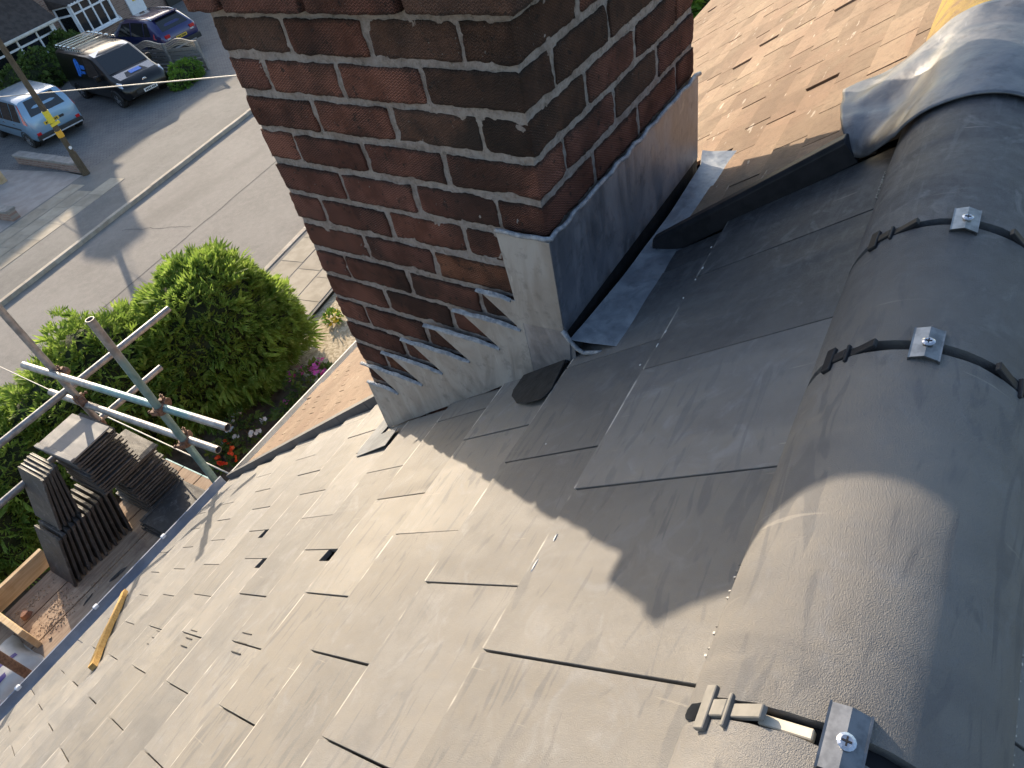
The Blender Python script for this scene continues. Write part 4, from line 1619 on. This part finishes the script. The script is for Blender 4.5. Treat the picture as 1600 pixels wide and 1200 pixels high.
# splayed bay of three faces
BW = 2.05
F0 = SM(21.72, FV - .55, .78)
window(bh, F0, BW, 1.25, (.26, .52, .77), (.70,), 'bay_window')
for sx, F in ((0, SM(21.35, FV, .78, math.atan2(-.55, .37))), (1, SM(21.72 + BW, FV - .55, .78, math.atan2(.55, .37)))):
    window(bh, F, .66, 1.25, (), (.70,), 'bay_window')
mb = MB()
mb.hexa([(21.35, 0, 0), (21.72, -.53, 0), (21.72 + BW, -.53, 0), (22.09 + BW, 0, 0)][::-1], [(21.35, 0, .75), (21.72, -.53, .75), (21.72 + BW, -.53, .75), (22.09 + BW, 0, .75)][::-1])
obj('bay_base', mb.mesh(), M['wallbrick'], bh, SM(0, FV))
mb = MB()
mb.hexa([(21.2, 0, 2.03), (21.62, -.70, 2.03), (21.82 + BW, -.70, 2.03), (22.25 + BW, 0, 2.03)][::-1], [(21.2, .0, 2.45), (21.62, -.1, 2.40), (21.82 + BW, -.1, 2.40), (22.25 + BW, 0, 2.45)][::-1])
obj('bay_roof', mb.mesh(), M['dark_roof'], bh, SM(0, FV))
mb = MB()
for i in range(14):
    mb.box(21.62 + i * .165, 21.62 + i * .165 + .09, -.735, -.70, 2.02, 2.075)
mb.box(21.6, 21.85 + BW, -.72, -.69, 1.99, 2.045)
obj('bay_gutter', mb.mesh(), M['upvc'], bh, SM(0, FV))
obj('curtain', MB().box(21.8, 22.15, -.42, -.40, .8, 1.65).box(23.4, 23.7, -.42, -.40, .8, 1.65).mesh(), M['curtain'], bh, SM(0, FV))
dr = obj('door', MB().box(25.05, 26.0, -.06, 0, .28, 2.3).mesh(), M['upvc'], bh, SM(0, FV))
obj('door_pane', MB().box(25.35, 25.7, -.075, -.062, 1.25, 2.0).mesh(), M['glass'], dr, SM(0, FV))
obj('letter_box', MB().box(25.4, 25.68, -.078, -.062, .98, 1.06).mesh(), M['plate_y'], dr, SM(0, FV))
obj('door_step', MB().box(24.9, 26.2, -.5, 0, .085, .27).mesh(), M['stone'], bh, SM(0, FV))
obj('side_gate', MB().box(27.2, 29.5, -.2, -.12, .09, 1.9).mesh(), M['trim'], bh, SM(0, FV))

lh = thing('bungalow', 'dark roofed house front with wide white window at top left', 'house', SPT(17, 34, 0))
obj('wall', MB().box(9, 20.55, 0, 6.5, 0, 5.1).box(16.5, 20.3, -1.0, .02, 0, .72).mesh(), M['wallbrick'], lh, SM(0, FV))
mb = MB()
mb.hexa([(16.2, -1.28, 1.93), (20.42, -1.28, 1.93), (20.42, .1, 1.93), (16.2, .1, 1.93)], [(16.2, 0, 3.2), (20.42, 0, 3.2), (20.42, .1, 3.2), (16.2, .1, 3.2)])
obj('lean_to_roof', mb.mesh(), M['dark_roof'], lh, SM(0, FV))
obj('eaves_gutter', MB().box(16.2, 20.46, -1.36, -1.27, 1.86, 1.97).mesh(bevel=.02), M['white_gutter'], lh, SM(0, FV))
mb = MB()
mb.hexa([(8.6, -.35, 5.0), (20.6, -.35, 5.0), (20.6, 6.9, 5.0), (8.6, 6.9, 5.0)], [(8.6, 3.2, 6.9), (17.5, 3.2, 6.9), (17.5, 3.4, 6.9), (8.6, 3.4, 6.9)])
obj('roof', mb.mesh(), M['dark_roof'], lh, SM(0, FV))
window(lh, SM(16.9, FV - 1.0, .74), 3.25, 1.12, (.46, .76), (.72,))
obj('side_post', MB().box(20.2, 20.32, -1.02, -.9, .0, 1.9).mesh(), M['upvc'], lh, SM(0, FV))

# low garden walls
def low_wall(label, u0, v0, u1, v1, hh=.34, w=.24):
    t = thing('garden_wall', label, 'wall', SPT((u0 + u1) / 2, (v0 + v1) / 2, .08))
    a, b = SPT(u0, v0), SPT(u1, v1)
    d = (b - a).normalized()
    L = (b - a).length
    F = Matrix(((d.x, -d.y, 0, a.x), (d.y, d.x, 0, a.y), (0, 0, 1, a.z), (0, 0, 0, 1)))
    obj('wall', MB().box(0, L, -w / 2, w / 2, .06, hh).mesh(), M['wallbrick'], t, F)
    n = max(1, round(L / .6))
    for i in range(n):
        obj('coping_stone', MB().box(L * i / n + .003, L * (i + 1) / n - .003, -w / 2 - .04, w / 2 + .04, hh + .002, hh + .07).mesh(bevel=.008), M['stone'], t, F)
    return t


low_wall('low wall with flat stone coping running up to the timber pole', 11.85, 20.6, 12.25, 24.0)
low_wall('short low brick wall end at the left edge of the far pavement', 9.2, 20.45, 9.35, 23.5)
o = tag(obj('gate_post', MB().box(-.11, .11, -.11, .11, 0, .62).hexa([(-.11, -.11, .62), (.11, -.11, .62), (.11, .11, .62), (-.11, .11, .62)], [(-.03, -.03, .70), (.03, -.03, .70), (.03, .03, .70), (-.03, .03, .70)]).mesh(bevel=.01), M['fresh'], None, SM(11.0, 23.4, .07)), 'stubby tan gate post on the concrete drive at left edge', 'post')

# timber pole with signs
t = thing('utility_pole', 'brown timber pole with yellow signs in front of the pale blue car', 'pole', SPT(11.65, 20.23, .1))
pb = SPT(11.65, 20.23, 0)
obj('shaft', MB().tube([pb + Vector((0, 0, .05)), pb + Vector((0, 0, .80))], .115, 14, r2=.105).tube([pb + Vector((0, 0, .79)), pb + Vector((0, 0, 7.2))], .082, 14, r2=.07).mesh(smooth=R_(40)), M['pole'], t)
obj('sign', MB().lathe([(.088, 1.74), (.09, 1.76), (.089, 2.06), (.087, 2.08)], 14, Matrix.Translation(pb)).mesh(smooth=R_(40)), M['yellow'], t)
obj('sign', MB().box(-.15, .15, -.11, -.09, 1.66, 1.74, SM(11.65, 20.23)).mesh(), M['yellow'], t)
obj('sign', MB().lathe([(.090, 1.30), (.092, 1.32), (.092, 1.47), (.090, 1.49)], 14, Matrix.Translation(pb)).mesh(smooth=R_(40)), M['amber'], t)
obj('tag_disc', MB().lathe([(.05, 0), (.05, .012)], 10, SM(11.62, 20.12, .98) @ Matrix.Rotation(math.pi / 2, 4, 'X')).mesh(), M['upvc'], t)


def cable(name, label, a, b, sag, r, mat):
    a, b = Vector(a), Vector(b)
    pts = [a.lerp(b, i / 24) - Vector((0, 0, sag * 4 * (i / 24) * (1 - i / 24))) for i in range(25)]
    o = obj(name, MB().tube(pts, r, 6).mesh(smooth=1), mat)
    return tag(o, label, 'cable')


cable('overhead_cable', 'pale overhead cable crossing in front of the parked vans', (9.76, 28.87, -6.06 + .0), (7.616, 9.151, -3.528), .0, .013, M['cable'])
cable('drop_wire', 'thin grey wire running out from the eaves below the scaffold rails', (.263, 2.847, -2.941), (1.721, 16.506, -6.29), 0., .006, M['wire'])

# ---- fence of three wavy panels
fn = thing('garden_fence', 'grey slatted fence with wavy lattice top beside the black van', 'fence', SPT(19.2, 24.6, .08))
FH = 1.12
posts = [(19.30, 21.75), (19.17, 23.30), (19.2, 24.9), (19.35, 26.5), (19.5, 28.1)]
for i, (pu, pv) in enumerate(posts):
    obj('post', MB().box(-.05, .05, -.05, .05, 0, FH - .05).mesh(bevel=.008), M['stone'], fn, SM(pu, pv, .07))
for (a, b) in zip(posts, posts[1:]):
    A, B = SPT(*a, .09), SPT(*b, .09)
    d = (B - A).normalized()
    L = (B - A).length
    F = Matrix(((d.x, -d.y, 0, A.x), (d.y, d.x, 0, A.y), (0, 0, 1, A.z), (0, 0, 0, 1)))
    topz = lambda x: FH - .12 + .15 * (.5 - .5 * math.cos(6.2832 * x / L))
    mb = MB()
    n = 16
    for i in range(n):                                  # curved capping
        x0, x1 = .05 + (L - .1) * i / n, .05 + (L - .1) * (i + 1) / n
        mb.hexa([(x0, -.03, topz(x0)), (x1, -.03, topz(x1)), (x1, .03, topz(x1)), (x0, .03, topz(x0))], [(x0, -.03, topz(x0) + .035), (x1, -.03, topz(x1) + .035), (x1, .03, topz(x1) + .035), (x0, .03, topz(x0) + .035)])
    pn = obj('panel_cap', mb.mesh(), M['pale_rail'], fn, F)
    mb = MB()
    for i in range(1, 22):                              # lattice
        x = .05 + (L - .1) * i / 22
        mb.box(x - .008, x + .008, -.006, .006, topz(x) - .19, topz(x))
    for q in (.06, .12, .19):
        for i in range(n):
            x0, x1 = .05 + (L - .1) * i / n, .05 + (L - .1) * (i + 1) / n
            mb.hexa([(x0, -.01, topz(x0) - q), (x1, -.01, topz(x1) - q), (x1, .01, topz(x1) - q), (x0, .01, topz(x0) - q)], [(x0, -.01, topz(x0) - q + .014), (x1, -.01, topz(x1) - q + .014), (x1, .01, topz(x1) - q + .014), (x0, .01, topz(x0) - q + .014)])
    obj('lattice', mb.mesh(), M['pale_rail'], pn, F)
    for k in range(6):
        z0 = .03 + k * .138
        obj('slat', MB().hexa([(.05, -.05, z0), (L - .05, -.05, z0), (L - .05, -.03, z0), (.05, -.03, z0)], [(.05, -.012, z0 + .12), (L - .05, -.012, z0 + .12), (L - .05, .008, z0 + .12), (.05, .008, z0 + .12)]).mesh(), M['grey_wood'], fn, F)

plant('fence_shrub', 'rounded bright green shrub at the foot of the fence end', 'shrub', SPT(18.2, 21.8, .08),
      [LB_(18.35, 21.85, .36, .62, .5, .42), LB_(17.85, 21.75, .28, .45, .42, .36)], 1300, .13, 'bright_leaf', seed=51, blades=3, wid=.4, stem=.04)
plant('front_shrub', 'dark leafy shrub under the white window behind the pale blue car', 'shrub', SPT(17.6, 29.6, .08),
      [LB_(17.3, 29.3, .6, 1.2, .7, .75), LB_(18.2, 29.4, .7, .8, .7, .8)], 1500, .2, 'shrub', seed=52, blades=3, wid=.4, stem=.04)
plant('front_shrub', 'dull brownish shrub between the bungalow and the bay window', 'shrub', SPT(20.2, 29.9, .08),
      [LB_(20.1, 30.0, .7, .7, .6, .75)], 900, .2, 'shrub', seed=53, blades=3, wid=.4, stem=.04)


# ================================================================== VEHICLES
class Car:
    def __init__(s, name, label, u, v, head, L, W, st, body, HZ=.88, shift=0.):
        """head: heading angle from the street's u axis; local x forward from the rear bumper; st: stations (x, bottom, belt, top, half width, half roof width)"""
        s.L, s.W, s.st, s.HZ = L, W, st, HZ
        s.F = SM(u, v, .09, head) @ Matrix.Translation((-shift, 0, 0)) @ Matrix.Diagonal((1, 1, HZ, 1))
        s.t = thing(name, label, 'car' if 'van' not in name else 'van', M=s.F)
        mb = MB()
        rings = []
        for x, zb, ze, zt, w, wr in st:
            r = [(w * .90, zb), (w, zb + .14), (w, ze), (wr + .03, zt - .07), (wr - .07, zt - .012), (wr * .4, zt)]
            ring = [(x, y, z) for y, z in r] + [(x, -y, z) for y, z in reversed(r)]
            k = len(mb.v)
            mb.v += ring
            rings.append(k)
        n = 12
        for a, b in zip(rings, rings[1:]):
            for j in range(n):
                mb.f.append((a + j, a + (j + 1) % n, b + (j + 1) % n, b + j))
                mb.mi.append(0)
        mb.f.append(tuple(rings[0] + j for j in range(n)))
        mb.f.append(tuple(rings[-1] + j for j in range(n)))
        mb.mi += [0, 0]
        s.body = s.add('body', mb.mesh(smooth=R_(38)), body)

    def add(s, name, me, mat, par=None, F=None):
        return obj(name, me, mat, par or s.t, s.F if F is None else F)

    def at(s, x):
        st = s.st
        for a, b in zip(st, st[1:]):
            if a[0] <= x <= b[0]:
                f = (x - a[0]) / (b[0] - a[0])
                return [a[i] + (b[i] - a[i]) * f for i in range(6)]
        return list(st[-1] if x > st[-1][0] else st[0])

    def side(s, x, f, sg, out=.012):
        """point on the flank above the belt, f = 0 belt .. 1 roof"""
        _, zb, ze, zt, w, wr = s.at(x)
        y = w + (wr + .03 - w) * f
        return Vector((x, sg * (y + out), ze + (zt - .07 - ze) * f))

    def low(s, x, f, sg, out=.012):
        _, zb, ze, zt, w, wr = s.at(x)
        return Vector((x, sg * (w + out), zb + .14 + (ze - zb - .14) * f))

    def top(s, x, f, out=.012):
        """point on the upper skin, f = -1 .. 1 across"""
        _, zb, ze, zt, w, wr = s.at(x)
        return Vector((x, f * (wr - .07), zt - .012 + .012 * (1 - abs(f)) + out))

    def panel(s, name, pts, mat, t=.012, par=None):
        a = [Vector(p) for p in pts]
        n = (a[1] - a[0]).cross(a[2] - a[0]).normalized()
        c = sum(a, Vector()) / len(a)
        mid = Vector((s.L / 2, 0, .6))
        if n.dot(c - mid) < 0:
            n = -n
        return s.add(name, MB().hexa([p - n * t * 1.6 for p in a], [p + n * t * .4 for p in a]).mesh(), mat, par)

    def windows(s, spans, f0=.06, f1=.92, mat=None):
        for x0, x1, x2, x3 in spans:                    # bottom x0..x1, top x2..x3
            for sg in (1, -1):
                s.panel('side_window', [s.side(x0, f0, sg), s.side(x1, f0, sg), s.side(x3, f1, sg), s.side(x2, f1, sg)], mat or M['glass'])

    def wheels(s, xs, r, mat):
        for x in xs:
            for sg in (1, -1):
                w = s.at(x)[4]
                F = s.F @ Matrix.Translation((x, sg * (w - .10), r - .02)) @ Matrix.Rotation(-sg * math.pi / 2, 4, 'X')
                a = obj('wheel', MB().lathe([(r * .62, -.1), (r * .95, -.095), (r, -.06), (r, .075), (r * .95, .105), (r * .62, .108)], 20).mesh(smooth=R_(40)), M['tyre'], s.t, F)
                mb = MB()
                mb.lathe([(r * .60, .07), (r * .62, .112), (r * .55, .10)], 16)
                for k in range(5):
                    mb.box(.02, r * .58, -.035, .035, .09, .112, Matrix.Rotation(k * 1.2566, 4, 'Z'))
                mb.lathe([(.05, .09), (.05, .118)], 10)
                obj('rim', mb.mesh(), mat, a, F)
                s.add('wheel_arch', MB().tube([(x + (r + .05) * math.cos(q), sg * (w - .012), r - .02 + (r + .05) * math.sin(q)) for q in arc(-.1, 3.24, 12)], .035, 6).mesh(smooth=1), M['trim'])

    def plate(s, p, w, hh, dx, mat, ny=1):
        """upright plate centred at p in the local yz plane"""
        mb = MB().box(p[0] - .008, p[0] + .008, p[1] - w / 2, p[1] + w / 2, p[2] - hh / 2, p[2] + hh / 2)
        o = s.add('number_plate', mb.mesh(), mat)
        mb = MB()
        x = p[0] + dx * .011
        for k in range(7):
            yy = p[1] - w * .42 + w * .84 * (k + (.3 if k > 3 else 0)) / 7.3
            mb.box(x - .002, x + .002, yy + .008, yy + .05, p[2] - hh * .3, p[2] + hh * .3)
        s.add('plate_lettering', mb.mesh(), M['plate_ink'], o)


# --- pale blue people carrier, rear towards the street
st = [(0, .42, .62, .80, .70, .66), (.05, .34, .95, 1.12, .84, .78), (.16, .30, 1.0, 1.42, .875, .76), (.30, .28, 1.02, 1.74, .89, .68), (.55, .27, 1.02, 1.80, .9, .67),
      (2.3, .26, 1.0, 1.81, .9, .67), (2.75, .26, .98, 1.68, .9, .68), (3.35, .26, .94, 1.16, .89, .74), (3.9, .3, .80, .98, .86, .72), (4.15, .36, .62, .76, .76, .62)]
k = Car('parked_car', 'pale blue compact people carrier seen from its rear at left edge', 13.85, 23.55, R_(75.5), 4.15, 1.8, st, M['car_blue'], .86)
k.windows([(.42, .95, .50, .93), (1.02, 1.75, 1.03, 1.73), (1.83, 2.72, 1.82, 2.5)])
k.panel('rear_window', [k.top(.068, -.86, .016), k.top(.068, .86, .016), k.top(.275, .80, .016), k.top(.275, -.80, .016)], M['glass'])
k.panel('windscreen', [k.top(2.8, -.9), k.top(2.8, .9), k.top(3.3, .95), k.top(3.3, -.95)], M['glass'])
for sg in (1, -1):
    k.panel('tail_light', [k.side(.075, .02, sg, .014), k.side(.23, .02, sg, .014), k.side(.33, .97, sg, .014), k.side(.26, .97, sg, .014)], M['red'])
    k.add('bumper_reflector', MB().box(-.02, .03, sg * .70 - .07, sg * .70 + .07, .42, .62).mesh(bevel=.01), M['red'])
    k.panel('rub_strip', [k.low(.75, .50, sg, .016), k.low(3.0, .50, sg, .016), k.low(3.0, .58, sg, .016), k.low(.75, .58, sg, .016)], M['trim'])
    k.add('door_handle', MB().box(.98, 1.14, sg * .905 - .015, sg * .905 + .015, .9, .94).box(1.78, 1.94, sg * .905 - .015, sg * .905 + .015, .9, .94).mesh(), M['chrome'])
k.add('bumper', MB().box(-.07, .16, -.80, .80, .34, .52).mesh(bevel=.03, seg=2), M['trim'])
k.add('bumper_strip', MB().box(-.085, -.06, -.74, .74, .35, .39).mesh(), M['lamp'])
k.plate((-.005, .12, .82), .52, .12, -1, M['plate_y'])
k.add('tailgate_handle', MB().box(-.03, .04, -.32, -.16, .78, .86).mesh(bevel=.01), M['trim'])
k.wheels((.72, 3.4), .31, M['rim'])
k.add('mirror', MB().box(2.85, 2.97, .95, 1.12, .98, 1.16).box(2.85, 2.97, -1.12, -.95, .98, 1.16).mesh(bevel=.02), M['car_blue'])

# --- black van with roof rack, nose towards the street
st = [(0, .42, 1.0, 1.70, .82, .70), (.08, .30, 1.05, 1.84, .90, .74), (.4, .28, 1.06, 1.88, .92, .75), (2.75, .27, 1.04, 1.88, .92, .75), (3.1, .27, 1.02, 1.80, .92, .75),
      (3.85, .27, .98, 1.20, .91, .80), (4.3, .3, .86, 1.05, .88, .78), (4.55, .36, .70, .90, .84, .74), (4.66, .42, .62, .70, .72, .62)]
HV = R_(180 + 73.5)
hx, hy = math.cos(HV), math.sin(HV)
v = Car('delivery_van', 'black panel van with silver roof rack and blue logo, nose to the street', 16.98 - hx * 3.78, 22.9 - hy * 3.78, HV, 4.66, 1.85, st, M['car_black'], .90)
v.windows([(2.35, 3.45, 2.40, 2.98)])
v.panel('windscreen', [v.top(3.16, -.98), v.top(3.16, .98), v.top(3.82, 1.02), v.top(3.82, -1.02)], M['glass'])
M['bonnet_glint'] = None
v.panel('roof_highlight', [v.top(2.80, -1, .008), v.top(2.80, 1, .008), v.top(3.12, 1, .008), v.top(3.12, -1, .008)], M['lamp'])  # highlight along the roof's front edge put in as a pale panel
v.panel('bonnet', [v.top(3.92, -1, .008), v.top(3.92, 1, .008), v.top(4.32, .98, .008), v.top(4.32, -.98, .008)], M['bonnet_sheen'] if 'bonnet_sheen' in M else M['car_black'])  # glint on the black bonnet put into a silvery panel colour
for sg in (1, -1):
    v.add('headlight', MB().hexa([(4.33, sg * .58, .80), (4.56, sg * .56, .78), (4.50, sg * .84, .80), (4.28, sg * .88, .84)], [(4.30, sg * .58, .98), (4.44, sg * .56, .94), (4.40, sg * .82, .95), (4.24, sg * .86, 1.0)]).mesh(bevel=.01), M['lamp'])
    v.add('fog_light', MB().lathe([(.05, 0), (.05, .03)], 10, Matrix.Translation((4.56, sg * .68, .42)) @ Matrix.Rotation(math.pi / 2, 4, 'Y')).mesh(), M['lamp'])
    mr = v.add('mirror', MB().box(3.28, 3.42, sg * 1.03 - .1, sg * 1.03 + .1, 1.03, 1.26).mesh(bevel=.03), M['car_black'])
v.add('grille', MB().box(4.60, 4.675, -.5, .5, .46, .60).mesh(bevel=.01), M['trim'])
v.add('grille_bar', MB().box(4.545, 4.585, -.56, -.09, .795, .825).box(4.545, 4.585, .09, .56, .795, .825).mesh(), M['chrome'])
e = v.add('emblem', MB().lathe([(.085, 0), (.085, .014), (.072, .018)], 18, Matrix.Translation((4.575, 0, .81)) @ Matrix.Rotation(math.pi / 2, 4, 'Y')).mesh(), M['chrome'])
v.add('emblem_strokes', MB().box(4.588, 4.598, -.045, -.03, .76, .86).box(4.588, 4.598, .03, .045, .76, .86).box(4.588, 4.598, -.02, .02, .79, .83).mesh(), M['trim'], e)
v.plate((4.685, .02, .50), .52, .12, 1, M['plate_w'])
v.wheels((.85, 3.78), .32, M['rim'])
rk = v.add('roof_rack', MB().tube([(.1, .66, 2.02), (2.35, .66, 2.02)], .022, 6).tube([(.1, -.66, 2.02), (2.35, -.66, 2.02)], .022, 6).mesh(), M['chrome'])
for x in (.3, .62, .95, 1.3, 1.75):
    v.add('rack_bar', MB().box(x - .025, x + .025, -.7, .7, 2.03, 2.065).mesh(), M['chrome'], rk)
for sg in (1, -1):
    mb = MB()
    for i in range(11):
        mb.box(.12 + i * .205, .12 + i * .205 + .10, sg * .70 - .012, sg * .70 + .012, 1.93, 1.985)
    v.add('rack_foot', mb.mesh(), M['chrome'], rk)
for sg in (1, -1):
    P = lambda x, f: v.side(x, f, sg, .014) if f >= 0 else v.low(x, 1 + f, sg, .014)
    v.panel('logo', [P(1.55, -.02), P(1.72, -.02), P(1.70, .85), P(1.55, .75)], M['decal'])
    v.panel('logo', [P(1.76, .10), P(1.88, .10), P(1.88, .62), P(1.76, .80)], M['decal'])
    v.panel('logo', [P(1.96, .38), P(2.24, .38), P(2.24, .56), P(1.96, .56)], M['decal'])
    v.panel('logo', [P(1.96, .16), P(2.18, .16), P(2.18, .27), P(1.96, .27)], M['decal'])
v.panel('bonnet_logo', [v.top(4.02, -.25, .016), v.top(4.02, .35, .016), v.top(4.2, .35, .016), v.top(4.2, -.25, .016)], M['decal'])

# --- dark blue crossover behind the fence
st = [(0, .46, .70, .86, .74, .70), (.08, .36, .92, 1.10, .88, .80), (.25, .30, .98, 1.30, .92, .74), (.55, .28, 1.0, 1.60, .93, .66), (.9, .28, 1.0, 1.66, .93, .66),
      (2.3, .28, .98, 1.66, .93, .66), (2.8, .28, .97, 1.52, .93, .67), (3.45, .28, .94, 1.08, .92, .78), (4.1, .34, .86, .96, .88, .74), (4.4, .4, .66, .76, .76, .62)]
s_ = Car('parked_car', 'dark blue crossover car seen from behind beyond the grey fence', 21.15, 24.35, R_(80), 4.4, 1.86, st, M['car_navy'], .88)
s_.windows([(.62, 1.05, .80, 1.02), (1.12, 1.95, 1.10, 1.90), (2.03, 3.0, 1.98, 2.55)])
s_.panel('rear_window', [s_.top(.115, -.9, .016), s_.top(.115, .9, .016), s_.top(.50, .9, .016), s_.top(.50, -.9, .016)], M['glass'])
s_.panel('windscreen', [s_.top(2.85, -.95), s_.top(2.85, .95), s_.top(3.4, .95), s_.top(3.4, -.95)], M['glass'])
for sg in (1, -1):
    s_.panel('tail_light', [s_.side(.03, -.25, sg, .016), s_.side(.42, -.10, sg, .016), s_.side(.45, .35, sg, .016), s_.side(.09, .2, sg, .016)], M['red'])
    s_.add('tail_light', MB().box(-.015, .06, sg * .62 - .14, sg * .62 + .10, .86, 1.0).mesh(bevel=.01), M['red'])
    s_.add('reversing_light', MB().box(-.02, .04, sg * .58 - .08, sg * .58 + .08, .80, .86).mesh(), M['lamp'])
    s_.add('roof_rail', MB().tube([s_.top(.55, sg * 1.02, .02), s_.top(.9, sg * 1.02, .05), s_.top(2.2, sg * 1.02, .05), s_.top(2.5, sg * 1.02, .02)], .022, 6).mesh(smooth=1), M['chrome'])
s_.add('spoiler', MB().box(.42, .62, -.60, .60, 1.615, 1.66).mesh(bevel=.015), M['car_navy'])
s_.plate((-.012, 0, .74), .52, .12, -1, M['plate_y'])
s_.add('bumper', MB().box(-.07, .16, -.84, .84, .36, .58).mesh(bevel=.03, seg=2), M['trim'])
s_.add('skid_plate', MB().box(-.085, .05, -.55, .55, .36, .43).mesh(bevel=.01), M['rim'])
s_.wheels((.85, 3.5), .34, M['rim'])
